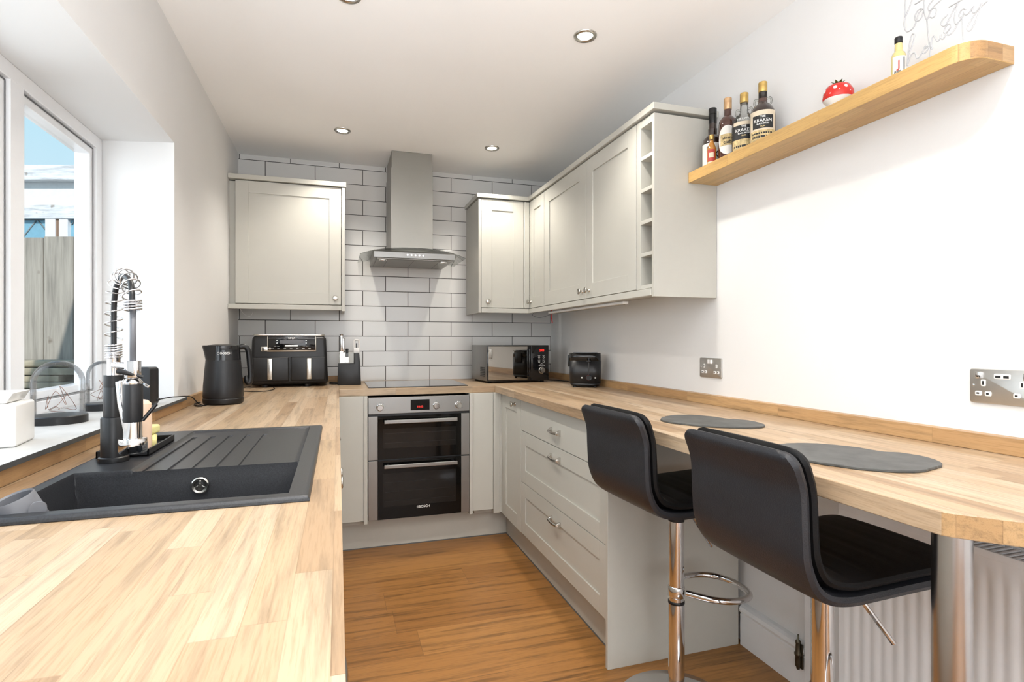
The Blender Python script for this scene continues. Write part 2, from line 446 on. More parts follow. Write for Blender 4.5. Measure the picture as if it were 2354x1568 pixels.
# slate sill
b = BM()
poly = [(-.583, .22), (-.583, 2.532), (-.6195, 2.532), (-.6195, 2.494), (-.88, 2.548), (-.88, .16), (-.622, .205), (-.6, .22)]
add_prism(b, poly, .983, .9945, bev=.0008)
for f in b.faces:
    if abs(f.normal.z) < .5: f.material_index = 1
b.normal_update()
for f in b.faces: f.material_index = 0 if f.normal.z > .7 else 1
o = struct('trim_1', b, [M['slatetile'], M['slateedge']], 'grey slate tile window sill above the sink', 'window sill')
b = BM()
for y in (.95, 1.412): add_box(b, -.5835, -.5825, y, y + .002, .984, .9945)
obj('tile_joint', b, M['gasket'], o)

# baseboard on right wall, below the breakfast bar
b = BM()
add_prism(b, [(XR, 0), (1.545, 0), (1.545, .122), (1.55, .127), (1.541, .133), (1.538, .142), (1.543, .154), (1.555, .160), (XR, .163)], 1.52, 1.842, 'Y')
struct('baseboard_right', b, M['gloss'])
# small painted door leaf beside radiator with an old hinge
d1 = thing('door_1', 'white painted flush panel with aged brass hinge behind the bar stools', 'door', (1.545, 1.2, 0)); d1['kind'] = 'structure'
b = BM(); add_box(b, 1.541, 1.569, 1.488, 1.518, 0, .9, .002); add_box(b, 1.548, 1.569, .55, 1.486, .01, .9, .003)
obj('door_leaf', b, M['gloss'], d1, True)
b = BM()
add_lathe(b, [(0, 0), (.005, .001), (.007, .01), (.0105, .014), (.0095, .022), (.0105, .03), (.009, .045), (.0125, .052), (.0125, .058), (.009, .064), (.008, .09), (.0095, .094), (.009, .1), (.004, .104), (.003, .122), (0, .124)], (1.531, 1.535, .075), 14)
add_box(b, 1.535, 1.5405, 1.521, 1.533, .08, .165, .001)
obj('hinge', b, M['brass_dark'], d1, True)

# ------------------------------------------------------------ worktops
ZT, ZU = .9454, .9052
b = BM()
hx0, hx1, hy0, hy1 = -.515, -.070, 1.02, 1.325     # cut-out for the bowl
for bx in ((XL + .001, hx0, -.9, YB - .001), (hx1, .006, -.9, YB - .001)): add_box(b, *bx, ZU, ZT)
add_box(b, hx0, hx1, -.9, hy0, ZU, ZT); add_box(b, hx0, hx1, hy1, YB - .001, ZU, ZT)
bmesh.ops.remove_doubles(b, verts=b.verts, dist=1e-5)
tag(obj('worktop', b, M['oakY'], loc=(-.3, 1.5, ZU)), 'oak block worktop on the left under the window, holding the sink', 'worktop', 'oak worktops')
b = BM(); add_box(b, .0065, 1.565, 3.289, YB - .001, ZU, ZT, .002)
tag(obj('worktop', b, M['oakX'], loc=(.6, 3.6, ZU)), 'short oak block worktop against the tiles, holding the hob', 'worktop', 'oak worktops')
b = BM()
add_prism(b, [(.928, 3.288), (.928, .640), (.934, .629), (1.06, .49), (1.565, .42), (1.565, 3.288)], ZU, ZT, bev=.002)
b.normal_update()
for f in b.faces:
    if abs(f.normal.z) < .3 and f.normal.y < -.3: f.material_index = 1
tag(obj('worktop', b, [M['oakY'], M['oakend']], loc=(1.25, 1.8, ZU)), 'long oak breakfast bar worktop along the right wall', 'worktop', 'oak worktops')
# upstands
b = BM(); add_box(b, -.6195, -.600, .2, 2.53, ZT + .0005, .982, .001); add_box(b, -.6195, -.600, 2.53, 3.95, ZT + .0005, .985, .001)
tag(obj('upstand', b, M['upY']), 'low oak upstand strip along the window wall behind the sink', 'upstand', 'oak upstands')
b = BM(); add_box(b, -.598, .15, 3.951, 3.9725, ZT + .0005, .985, .001)
tag(obj('upstand', b, M['upX']), 'low oak upstand strip behind the air fryer', 'upstand', 'oak upstands')
b = BM(); add_box(b, 1.535, 1.5695, .45, 3.949, ZT + .0005, .987, .001)
tag(obj('upstand', b, M['upY']), 'low oak upstand strip along the right wall behind the slates', 'upstand', 'oak upstands')
b = BM(); add_box(b, 1.0, 1.534, 3.951, 3.9725, ZT + .0005, .985, .001)
tag(obj('upstand', b, M['upX']), 'low oak upstand strip in the corner behind the microwave', 'upstand', 'oak upstands')

# ------------------------------------------------------------ cabinet fronts and handles
def shaker_bm(w, h, st=.078, th=.019, plainf=False):
    b = BM()
    if plainf: add_box(b, 0, w, 0, th, 0, h, .0012); return b
    add_box(b, 0, st, 0, th, 0, h, .001); add_box(b, w - st, w, 0, th, 0, h, .001)
    add_box(b, st, w - st, 0, th, 0, st, .0006); add_box(b, st, w - st, 0, th, h - st, h, .0006)
    add_box(b, st - .002, w - st + .002, .0065, th - .002, st - .002, h - st + .002)
    return b
def knob_bm():
    b = BM()
    add_lathe(b, [(0, -.030), (.012, -.030), (.0155, -.0285), (.0165, -.0255), (.0145, -.0215), (.009, -.0165), (.0062, -.012), (.0065, -.006), (.010, -.0015), (.011, 0), (0, 0)], axis='Z', seg=20, mtx=Matrix.Rotation(-PI / 2, 4, 'X'))
    return b
def bow_handle_bm():
    b = BM()
    for x in (-.050, .050):                      # half round feet
        pts = [(-.0, .011), ] + [(-.022 * math.sin(a), .014 * math.cos(a) - .003) for a in [PI * k / 10 for k in range(11)]] + [(0, -.017)]
        add_prism(b, [(p[0], p[1]) for p in pts], x - .0045, x + .0045, 'X', bev=.0015)
    add_tube(b, [(-.050, -.019, -.004), (-.025, -.0215, -.006), (0, -.0225, -.007), (.025, -.0215, -.006), (.050, -.019, -.004)], .0068, 10)
    return b
def front(name, parent, origin, R, w, h, hw=None, hpos=None, **kw):
    m = Matrix.Translation(origin) @ R
    d = obj(name, place(shaker_bm(w, h, **kw), m), M['cab'], parent, True)
    if hw:
        bmh = knob_bm() if hw == 'knob' else bow_handle_bm()
        if hw == 'knob': pass
        place(bmh, m @ Matrix.Translation((hpos[0], 0, hpos[1])))
        place(bmh, root_mat(parent).inverted())
        obj('knob' if hw == 'knob' else 'handle', bmh, M['satin'], d, False, 'auto')
    return d
I4 = Matrix()
def carcass(parent, x0, x1, y0, y1, z0, z1, name='body', m='cab_in', bev=.001):
    b = BM(); add_box(b, x0, x1, y0, y1, z0, z1, bev); return obj(name, b, M[m], parent, True)

# right run: corner door cabinet
t = thing('base_cabinet', 'sage grey base cabinet with narrow knobbed door in the right corner', 'cabinet', (1.25, 3.1, .15), 0, 'base cabinets of the right run')
carcass(t, .985, 1.54, 2.896, 3.27, .15, ZU - .002)
front('door', t, (.965, 3.262, .162), RM_RIGHT, .366, .738, 'knob', (.262, .70))
t = thing('base_cabinet', 'wide white-looking base cabinet with three stacked drawers beside the far stool', 'drawer unit', (1.25, 2.38, .15), 0, 'base cabinets of the right run')
carcass(t, .985, 1.54, 1.862, 2.894, .15, ZU - .002)
for (z0, z1, hz, pl) in ((.167, .446, .385, 0), (.4495, .7275, .680, 0), (.731, .900, .803, 1)):
    front('drawer', t, (.965, 2.892, z0), RM_RIGHT, 1.028, z1 - z0, 'bow', (.514, hz - z0), plainf=bool(pl), st=.070)
# corner posts
t = thing('corner_post', 'sage grey corner post between the oven run and the right cabinets', 'filler panel', (.93, 3.28, .15))
b = BM(); add_box(b, .914, .954, 3.272, 3.31, .16, ZU - .001, .003); add_box(b, .952, .985, 3.268, 3.30, .165, ZU - .001, .003)
obj('post', b, M['cab'], t, True)
t = thing('end_panel', 'tall sage grey end panel closing the right cabinets beside the far stool', 'end panel', (1.25, 1.85, 0))
b = BM(); add_box(b, .9535, 1.5375, 1.843, 1.8605, 0, ZU - .001, .0015); obj('panel', b, M['cab_in'], t, True)
# back run
t = thing('base_cabinet', 'slim plain filler cabinet left of the oven', 'cabinet', (.08, 3.5, .15), 0, 'base cabinets of the oven run')
carcass(t, .0, .126, 3.31, 3.9, .16, ZU - .002)
b = BM(); add_box(b, .0, .142, 3.275, 3.294, .187, ZU - .001, .0012); obj('door', b, M['cab'], t, True)
t = thing('base_cabinet', 'slim plain filler cabinet between the oven and the corner', 'cabinet', (.85, 3.5, .15), 0, 'base cabinets of the oven run')
carcass(t, .80, .912, 3.31, 3.9, .16, ZU - .002)
b = BM(); add_box(b, .781, .912, 3.275, 3.294, .187, ZU - .001, .0012); obj('door', b, M['cab'], t, True)
t = thing('oven_housing', 'sage grey oven housing with slim side panels around the double oven', 'cabinet', (.465, 3.5, .15))
b = BM(); add_box(b, .143, .162, 3.262, 3.9, .172, ZU - .001, .001); add_box(b, .7615, .780, 3.262, 3.9, .172, ZU - .001, .001); add_box(b, .162, .7615, 3.88, 3.9, .172, ZU - .001)
obj('side_panel', b, M['cab'], t, True)
# plinths
t = thing('plinth', 'sage grey plinth board under the oven', 'plinth', (.5, 3.36, 0), 0, 'plinth boards')
b = BM(); add_box(b, -.02, 1.021, 3.356, 3.374, .004, .16, .001); obj('board', b, M['cab_in'], t, True)
b = BM(); add_box(b, -.02, 1.021, 3.3535, 3.3558, .0, .006); obj('seal_strip', b, M['gasket'], t, True)
t = thing('plinth', 'sage grey plinth board under the three drawers', 'plinth', (1.02, 2.6, 0), 0, 'plinth boards')
b = BM(); add_box(b, 1.022, 1.04, 1.862, 3.374, .004, .149, .001); obj('board', b, M['cab_in'], t, True)
b = BM(); add_box(b, 1.0195, 1.0217, 1.862, 3.353, .0, .006); obj('seal_strip', b, M['gasket'], t, True)
# left run
units = [(-.15, .45), (.452, 1.0), (1.002, 1.60), (1.602, 2.20), (2.202, 2.8)]
lab = ['nearest base cabinet under the left worktop, mostly out of sight', 'second base cabinet under the left worktop, in front of the sink',
       'base cabinet directly under the kitchen sink', 'base cabinet under the drainer, far half of the left run', 'farthest base cabinet under the left worktop']
for i, (y0, y1) in enumerate(units):
    t = thing('base_cabinet', lab[i], 'cabinet', (-.3, (y0 + y1) / 2, .15), 0, 'base cabinets of the left run')
    b = BM(); add_box(b, -.60, -.04, y0, y0 + .018, .15, .77); add_box(b, -.60, -.04, y1 - .018, y1, .15, .77); add_box(b, -.60, -.04, y0, y1, .15, .168)
    add_box(b, -.0565, -.0370, y0, y1, .15, ZU - .001)
    obj('body', b, M['cab_in'], t, True)
    if i in (2, 3):
        front('door', t, (-.0165, y0 + .002, .162), RM_LEFT, (y1 - y0 - .004), .738, 'knob', (.05 if i == 3 else .54, .68))
    else:
        for (z0, z1, hz, pl) in ((.162, .446, .385, 0), (.4495, .7275, .680, 0), (.731, .900, .803, 1)):
            front('drawer', t, (-.0165, y0 + .002, z0), RM_LEFT, y1 - y0 - .004, z1 - z0, 'bow', ((y1 - y0) / 2, hz - z0), plainf=bool(pl), st=.07)
t = thing('base_cabinet', 'tall filler cabinet in the far left corner', 'cabinet', (-.3, 3.1, .15), 0, 'base cabinets of the left run')
carcass(t, -.60, -.04, 2.81, 3.35, .15, ZU - .002)
t = thing('plinth', 'sage grey plinth board under the left cabinets', 'plinth', (-.1, 1.5, 0), 0, 'plinth boards')
b = BM(); add_box(b, -.11, -.092, -.15, 3.352, .0, .149); obj('board', b, M['cab_in'], t, True)

# ------------------------------------------------------------ oven
ov = thing('double_oven', 'built-under stainless double oven with black glass doors', 'oven', (.4645, 3.27, .19))
b = BM(); add_box(b, .168, .761, 3.275, 3.82, .192, .893); obj('body', b, M['black'], ov, True)
b = BM(); add_box(b, .166, .7585, 3.258, 3.276, .801, .896, .0015); obj('control_panel', b, M['steel'], ov, True)
for z0, z1 in ((.537, .787), (.190, .530)):
    b = BM(); add_box(b, .219, .7075, 3.262, 3.276, z0, z1, .001); g = obj('oven_door', b, M['ovenglass'], ov, True)
    for x0, x1 in ((.166, .2185), (.708, .7585)):
        b = BM(); add_box(b, x0, x1, 3.260, 3.276, z0, z1, .001); obj('side_trim', b, M['steel'], g)
        o = bpy.data.objects[-1] if False else None
    b = BM(); wz0, wz1 = (.60, .712) if z0 > .5 else (.262, .455)
    add_box(b, .250, .678, 3.2612, 3.2622, wz0, wz1); obj('oven_window', b, M['ovenwin'], g)
    b = BM()
    for k in range(2 if z0 > .5 else 3): add_box(b, .258, .67, 3.2606, 3.2611, wz0 + .03 + k * .055, wz0 + .0312 + k * .055)
    obj('rack_line', b, M['blacksoft'], g)
    hz = z1 - .030
    b = BM(); add_box(b, .252, .6795, 3.222, 3.230, hz - .011, hz + .011, .003)
    for x in (.27, .655): add_box(b, x, x + .012, 3.229, 3.262, hz - .006, hz + .006, .001)
    obj('door_handle', b, M['steel'], g)
def fix_world_children(root):
    """children of parts were built in world coordinates: move them into the root's frame"""
    inv = root_mat(root).inverted()
    for o in bpy.data.objects:
        if o.parent is not None and o.parent.parent == root and o.type == 'MESH' and not o.get('_fx'):
            for v in o.data.vertices: v.co = inv @ v.co
            o['_fx'] = 1
fix_world_children(ov)
for x in (.231, .557, .690):
    b = BM(); add_lathe(b, [(.0, -.026), (.0145, -.026), (.0165, -.024), (.0175, -.002), (.021, 0), (0, 0)], axis='Z', seg=28, mtx=Matrix.Translation((x, 3.2578, .838)) @ Matrix.Rotation(-PI / 2, 4, 'X'))
    obj('control_knob', b, M['chrome'], ov, True, 'auto')
b = BM(); add_box(b, .406, .517, 3.2568, 3.259, .816, .878, .0005); dsp = obj('display', b, M['ovenglass'], ov, True)
b = text_bm('10:05', .017); place(b, Matrix.Translation((.461, 3.2563, .836)) @ FRONT); obj('clock_digits', b, M['redled'], ov, True)
b = BM()
for x in (.418, .424, .505, .499):
    for z in (.832, .845): add_box(b, x, x + .003, 3.2563, 3.2567, z, z + .003)
b.free()
for cx in (.231, .557, .690):
    b = BM()
    for a in range(-3, 4):
        add_box(b, cx + .030 * math.sin(a * .7) - .0015, cx + .030 * math.sin(a * .7) + .0015, 3.2572, 3.2579, .838 + .030 * math.cos(a * .7) - .0015, .838 + .030 * math.cos(a * .7) + .0015)
    obj('dial_mark', b, M['greyplastic'], ov, True)
b = text_bm('BOSCH', .020, bold=.0003); place(b, Matrix.Translation((.487, 3.2615, .247)) @ FRONT)
t2 = BM(); add_tube(t2, [(.449 + .0065 * math.cos(a), 3.2615, .247 + .0065 * math.sin(a)) for a in [2 * PI * k / 20 for k in range(20)]], .0007, 6, closed=True)
add_box(t2, .4465, .4478, 3.261, 3.2617, .243, .251); add_box(t2, .4502, .4515, 3.261, 3.2617, .243, .251); add_box(t2, .4465, .4515, 3.261, 3.2617, .2465, .2475)
merge(b, t2); obj('lettering', b, M['inkwhite'], ov, True)

# ------------------------------------------------------------ hob and hood
hb = thing('hob', 'flat black glass hob set in the worktop by the tiles', 'hob', (.466, 3.58, ZT))
b = BM(); add_box(b, .170, .766, 3.325, 3.835, ZT + .0005, ZT + .0055, .0015); obj('glass_top', b, M['hob'], hb, True)
hd = thing('cooker_hood', 'stainless chimney hood with curved glass visor on the tiled wall', 'cooker hood', (.465, 3.7, 1.74))
b = BM(); add_box(b, .325, .592, 3.60, 3.972, 1.80, 2.335, .001); lower = obj('chimney_cover', b, M['hoodsteel'], hd, True)
b = BM(); add_box(b, .3285, .5885, 3.603, 3.972, 2.335, ZC - .001, .001); obj('chimney_top', b, M['hoodsteel'], hd, True, label='slightly narrower upper sleeve')
b = BM()
add_prism(b, [(3.500, 1.742), (3.500, 1.778), (3.53, 1.792), (3.972, 1.802), (3.972, 1.742)], .212, .718, 'X', bev=.001)
can = obj('canopy', b, M['steel'], hd, True)
b = BM(); add_box(b, .232, .698, 3.52, 3.93, 1.736, 1.7418, .001); obj('filter', b, M['hoodsteel'], hd, True)
b = BM()
for x in (.30, .465, .63): add_box(b, x - .001, x + .001, 3.54, 3.91, 1.7352, 1.7362)
for y in (3.54, 3.91): add_box(b, .25, .68, y, y + .002, 1.7352, 1.7362)
obj('filter_seam', b, M['gasket'], hd, True)
b = BM()
for i in range(5):
    add_lathe(b, [(0, -.004), (.0065, -.004), (.007, 0), (0, 0)], seg=16, mtx=Matrix.Translation((.417 + i * .0245, 3.4995, 1.762)) @ Matrix.Rotation(-PI / 2, 4, 'X'))
obj('button', b, M['chrome'], hd, True, 'auto')
for x in (.272, .655):
    b = BM(); add_lathe(b, [(.018, -.006), (.026, -.006), (.027, -.001), (.0, -.001)], (x, 3.565, 1.7362), 24, close=False); obj('lamp_ring', b, M['chrome'], hd, True, 'auto')
# curved glass visor
b = BM(); n = 20; t_ = BM()
up, lo = [], []
for k in range(n + 1):
    x = .13 + (.80 - .13) * k / n; u = (x - .465) / .335; z = 1.806 - .040 * abs(u) ** 2.6; yf = 3.475 + .07 * u * u
    up.append([t_.verts.new((x, yf, z)), t_.verts.new((x, 3.968, z))]); lo.append([t_.verts.new((x, yf, z - .005)), t_.verts.new((x, 3.968, z - .005))])
for k in range(n):
    t_.faces.new((up[k][0], up[k + 1][0], up[k + 1][1], up[k][1])); t_.faces.new((lo[k][0], lo[k][1], lo[k + 1][1], lo[k + 1][0]))
    t_.faces.new((up[k][0], lo[k][0], lo[k + 1][0], up[k + 1][0])); t_.faces.new((up[k][1], up[k + 1][1], lo[k + 1][1], lo[k][1]))
t_.faces.new((up[0][0], up[0][1], lo[0][1], lo[0][0])); t_.faces.new((up[n][0], lo[n][0], lo[n][1], up[n][1]))
merge(b, t_); obj('glass_visor', b, M['hoodglass'], hd, True, 'auto')

# ------------------------------------------------------------ wall cabinets
t = thing('wall_cabinet', 'single door wall cabinet on the left, above kettle and air fryer', 'wall cabinet', (-.28, 3.8, 1.41), 0, 'wall cabinets')
carcass(t, -.586, .02, 3.642, 3.971, 1.448, 2.18)
front('door', t, (-.581, 3.62, 1.449), I4, .600, .732, 'knob', (.565, .040), st=.071)
b = BM(); add_box(b, -.619, -.587, 3.650, 3.70, 1.43, 2.18); obj('filler_strip', b, M['cab'], t, True)
b = BM(); add_box(b, .0225, .042, 3.61, 3.971, 1.409, 2.18, .001); obj('side_panel', b, M['cab'], t, True)
b = BM(); add_box(b, -.619, .049, 3.603, 3.971, 2.186, 2.214, .002); obj('cornice', b, M['cab'], t, True)
b = BM(); add_box(b, -.619, .0215, 3.606, 3.64, 1.414, 1.443, .002); obj('pelmet', b, M['cab'], t, True)
b = BM(); add_tube(b, catmull([(-.56, 3.66, 1.415), (-.55, 3.70, 1.39), (-.52, 3.72, 1.372), (-.50, 3.715, 1.395), (-.497, 3.70, 1.415)], 6), .0012, 6)
tag(obj('light_wire', b, M['white']), 'thin pale wire loop hanging under the left wall cabinet', 'wire')

t = thing('wall_cabinet', 'narrow corner wall cabinet facing the room, right of the hood', 'wall cabinet', (1.1, 3.8, 1.41), 0, 'wall cabinets')
carcass(t, .924, 1.255, 3.622, 3.971, 1.448, 2.18)
front('door', t, (.920, 3.60, 1.449), I4, .300, .732, 'knob', (.043, .040), st=.073)
b = BM(); add_box(b, .900, .9175, 3.597, 3.971, 1.413, 2.18, .001); obj('side_panel', b, M['cab_in'], t, True)
b = BM(); add_box(b, 1.2245, 1.262, 3.592, 3.62, 1.448, 2.18, .003); obj('corner_strip', b, M['cab'], t, True)
t = thing('wall_cabinet', 'slim corner wall cabinet door on the right wall next to the hood corner', 'wall cabinet', (1.42, 3.45, 1.41), 0, 'wall cabinets')
carcass(t, 1.283, 1.569, 3.3145, 3.59, 1.448, 2.18)
front('door', t, (1.262, 3.586, 1.449), RM_RIGHT, .270, .732, 'knob', (.022, .040), st=.070)
t = thing('wall_cabinet', 'wide two door wall cabinet on the right wall above the toaster', 'wall cabinet', (1.42, 2.74, 1.41), 0, 'wall cabinets')
carcass(t, 1.283, 1.569, 2.168, 3.313, 1.448, 2.18)
front('door', t, (1.262, 3.312, 1.449), RM_RIGHT, .622, .732, 'knob', (.583, .040), st=.083)
front('door', t, (1.262, 2.687, 1.449), RM_RIGHT, .517, .732, 'knob', (.040, .040), st=.075)
# wine rack
t = thing('wine_rack', 'narrow five hole wine rack at the end of the right wall cabinets', 'wine rack', (1.42, 2.09, 1.41))
b = BM(); add_box(b, 1.262, 1.569, 2.131, 2.165, 1.446, 2.18, .001); obj('side_panel', b, M['cab'], t, True)
b = BM(); add_box(b, 1.550, 1.569, 2.036, 2.130, 1.446, 2.18); obj('back_panel', b, M['cab_in'], t, True)
for z0, z1 in ((1.446, 1.463), (1.587, 1.603), (1.727, 1.743), (1.866, 1.882), (2.006, 2.022), (2.148, 2.18)):
    b = BM(); add_box(b, 1.263, 1.549, 2.0365, 2.1305, z0, z1, .001); obj('shelf_divider', b, M['cab'], t, True)
t = thing('end_panel', 'sage grey end panel of the right wall cabinets behind the rum bottles', 'end panel', (1.42, 2.02, 1.41))
b = BM(); add_box(b, 1.259, 1.569, 2.017, 2.0355, 1.408, 2.176, .001); obj('panel', b, M['cab_in'], t, True)
t = thing('cornice', 'long L shaped cornice on top of the right wall cabinets', 'cornice', (1.3, 2.9, 2.18))
b = BM(); add_prism(b, [(.889, 3.971), (.889, 3.585), (1.248, 3.585), (1.248, 2.004), (1.569, 2.004), (1.569, 3.971)], 2.187, 2.2145, bev=.002); obj('moulding', b, M['cab'], t, True)
t = thing('pelmet', 'long L shaped pelmet below the right wall cabinets', 'pelmet', (1.3, 2.9, 1.41))
b = BM(); add_prism(b, [(.919, 3.59), (.919, 3.612), (1.274, 3.612), (1.274, 2.037), (1.252, 2.037), (1.252, 3.59)], 1.413, 1.443, bev=.002); obj('moulding', b, M['cab'], t, True)
# under cabinet light, wire, ribbon
t = thing('strip_light', 'slim white strip light under the right wall cabinets', 'strip light', (1.33, 2.9, 1.43))
b = BM(); add_box(b, 1.295, 1.327, 2.35, 3.33, 1.398, 1.4125, .004); obj('housing', b, M['white'], t, True)
b = BM(); add_box(b, 1.300, 1.322, 2.37, 3.31, 1.394, 1.3985, .002); obj('diffuser', b, M['clearplastic'], t, True)
b = BM(); pts = catmull([(1.325, 3.345, 1.425), (1.324, 3.350, 1.39), (1.328, 3.346, 1.355), (1.330, 3.345, 1.338)], 6)
for i in range(len(pts) - 1):
    p, q = pts[i], pts[i + 1]
    add_box(b, p.x, p.x + .0025, p.y - .006, p.y + .006, q.z, p.z + .0005)
tag(obj('ribbon', b, M['redlabel']), 'red ribbon dangling under the right wall cabinets', 'ribbon')
b = BM(); add_tube(b, catmull([(1.29, 3.60, 1.414), (1.30, 3.64, 1.402), (1.315, 3.58, 1.385), (1.33, 3.50, 1.385), (1.335, 3.36, 1.40)], 6), .0016, 6)
tag(obj('light_wire', b, M['greyplastic']), 'thin grey wire sagging under the right corner wall cabinet', 'wire')
# pink bag in rack
b = BM(); t_ = BM(); bmesh.ops.create_icosphere(t_, subdivisions=3, radius=.026)
for v in t_.verts: v.co *= 1 + .35 * math.sin(v.co.x * 210 + v.co.z * 160) * .5 + random.uniform(-.08, .08); v.co.y *= .9
merge(b, t_, mtx=Matrix.Translation((1.345, 2.068, 1.636)))
bagt = thing('sweet_bag', 'crumpled pink bag with clear wrapper in the wine rack', 'bag', (1.345, 2.068, 1.604))
obj('contents', b, M['pink'], bagt, True)
b = BM(); t_ = BM(); bmesh.ops.create_icosphere(t_, subdivisions=2, radius=.031)
for v in t_.verts: v.co *= 1 + random.uniform(-.12, .15); v.co.y *= 1.0; v.co.x *= 1.15
merge(b, t_, mtx=Matrix.Translation((1.338, 2.074, 1.640))); obj('wrapper', b, M['clearplastic'], bagt, True)

# ------------------------------------------------------------ sink
def sink_height(x, y):
    zr = ZT + .0105
    X0, X1, Y0, Y1 = -.530, -.046, 1.004, 1.845
    e = min(x - X0, X1 - x, y - Y0, Y1 - y)
    if e <= 0: return ZT + .001
    z = zr if e > .006 else ZT + .001 + (zr - ZT - .001) * math.sqrt(1 - (1 - e / .006) ** 2)
    # bowl
    bx0, bx1, by0, by1 = -.502, -.082, 1.032, 1.312
    d = min(x - bx0, bx1 - x, y - by0, by1 - y)
    if d > 0: z = zr - min(.175, .006 + d * 9.0) if d > .0006 else zr - .004
    # drainer
    dx0, dx1, dy0, dy1 = -.405, -.082, 1.318, 1.822
    d = min(x - dx0, dx1 - x, y - dy0 + .03, dy1 - y)
    if y > 1.312 and d > 0:
        z = zr - min(.005, d * .8)
        if y < 1.74:
            for gx in (-.38, -.335, -.29, -.245, -.20):
                if abs(x - gx) < .006: z -= .0035
    return z
t_ = BM()
def samples(a, b, marks, n):
    s = set(round(a + (b - a) * i / n, 5) for i in range(n + 1))
    for m in marks:
        for d in (-.0005, .0007, .004, .012, .0195, -.003): 
            if a <= m + d <= b: s.add(round(m + d, 5))
            if a <= m - d <= b: s.add(round(m - d, 5))
    return sorted(s)
gx = []
for g in (-.38, -.335, -.29, -.245, -.20): gx += [g - .0061, g - .005, g + .005, g + .0061]
xs = sorted(set(samples(-.530, -.046, [-.530, -.502, -.082, -.046, -.405], 40) + gx)); ys = samples(1.004, 1.845, [1.004, 1.032, 1.312, 1.322, 1.74, 1.822, 1.845], 50)
grid = [[t_.verts.new((x, y, sink_height(x, y))) for y in ys] for x in xs]
for i in range(len(xs) - 1):
    for j in range(len(ys) - 1):
        t_.faces.new((grid[i][j], grid[i + 1][j], grid[i + 1][j + 1], grid[i][j + 1]))
sk = thing('kitchen_sink', 'black composite sink with ribbed drainer set in the left worktop', 'sink', (-.29, 1.42, ZT))
o = obj('basin', t_, M['sink'], sk, True, 'auto')
OM = Matrix.Translation((-.275, 1.304, .918)) @ Matrix.Rotation(PI / 2, 4, 'X')
b = BM(); add_lathe(b, [(0, 0), (.0135, 0), (.0135, .006), (0, .006)], seg=28, mtx=OM); obj('overflow_hole', b, M['ink'], sk, True)
b = BM(); add_lathe(b, [(.0108, .006), (.0112, .010), (.0150, .011), (.0172, .009), (.0175, .005), (.0108, .006)], seg=36, close=False, mtx=OM)
add_lathe(b, [(0, .0095), (.0035, .0095), (.0042, .008), (.0042, .006), (0, .006)], seg=16, mtx=OM)
for a in (90, 210, 330): add_box(b, 0, .0115, -.0021, .0021, .0062, .0088, .0006, mtx=OM @ Matrix.Rotation(math.radians(a), 4, 'Z'))
obj('overflow_cover', b, M['satin'], sk, True, 'auto')
# grey utensil cup and small scraper in the sink corner
t = thing('utensil_cup', 'small grey plastic cup leaning at the near left corner of the sink', 'cup', (-.470, 1.030, .955), 0)
b = BM(); mt = Matrix.Translation((-.469, 1.066, .928)) @ Matrix.Scale(.92, 4) @ Matrix.Rotation(math.radians(-18), 4, 'Y') @ Matrix.Rotation(math.radians(12), 4, 'X')
add_lathe(b, [(0, 0), (.030, 0), (.033, .004), (.030, .052), (.0285, .055), (.0265, .052), (.029, .006), (0, .005)], seg=36, mtx=mt); obj('cup_body', b, M['greyplastic'], t, True, 'auto')
b = BM(); add_prism(b, rrect(.022, .045, .0108, 6), -.003, .003, 'Y', bev=.001, mtx=Matrix.Translation((-.444, 1.038, .948)) @ Matrix.Rotation(.3, 4, 'Z'))
add_prism(b, rrect(.018, .036, .0088, 6), .003, .009, 'Y', bev=.001, mtx=Matrix.Translation((-.446, 1.040, .946)) @ Matrix.Rotation(.3, 4, 'Z'))
tag(obj('plug_tab', b, M['greyplastic']), 'small grey rounded tab standing at the sink edge beside the cup', 'sink plug')

# ------------------------------------------------------------ tap
tp = thing('kitchen_tap', 'tall black and chrome spring neck tap behind the sink bowl', 'tap', (-.466, 1.42, .9555))
tx, ty = -.470, 1.420
b = BM(); add_lathe(b, [(0, 0), (.0285, 0), (.029, .003), (.0285, .010), (.026, .012), (0, .012)], (tx, ty, .9557), 36); obj('base_ring', b, M['black'], tp, True, 'auto')
b = BM(); add_lathe(b, [(.0240, 0), (.0240, .084), (.0230, .086), (.0190, .087), (.0190, .150), (.0186, .151), (.0188, .153), (.0188, .178), (0, .178)], (tx, ty, .967), 36); obj('column', b, M['black'], tp, True, 'auto')
b = BM(); add_lathe(b, [(.0125, 0), (.0125, .04), (.0135, .044), (.0135, .05), (0, .05)], (tx, ty, 1.143), 24)
hx, hy = -.397, 1.300
add_tube(b, [(tx, ty, 1.168), (tx + .03, ty - .055, 1.168), (hx - .004, hy + .012, 1.168)], .0075, 12)
add_prism(b, rrect(.026, .026, .007, 4, hx, hy), 1.146, 1.180, bev=.001)
obj('holder_arm', b, M['chrome'], tp, True, 'auto')
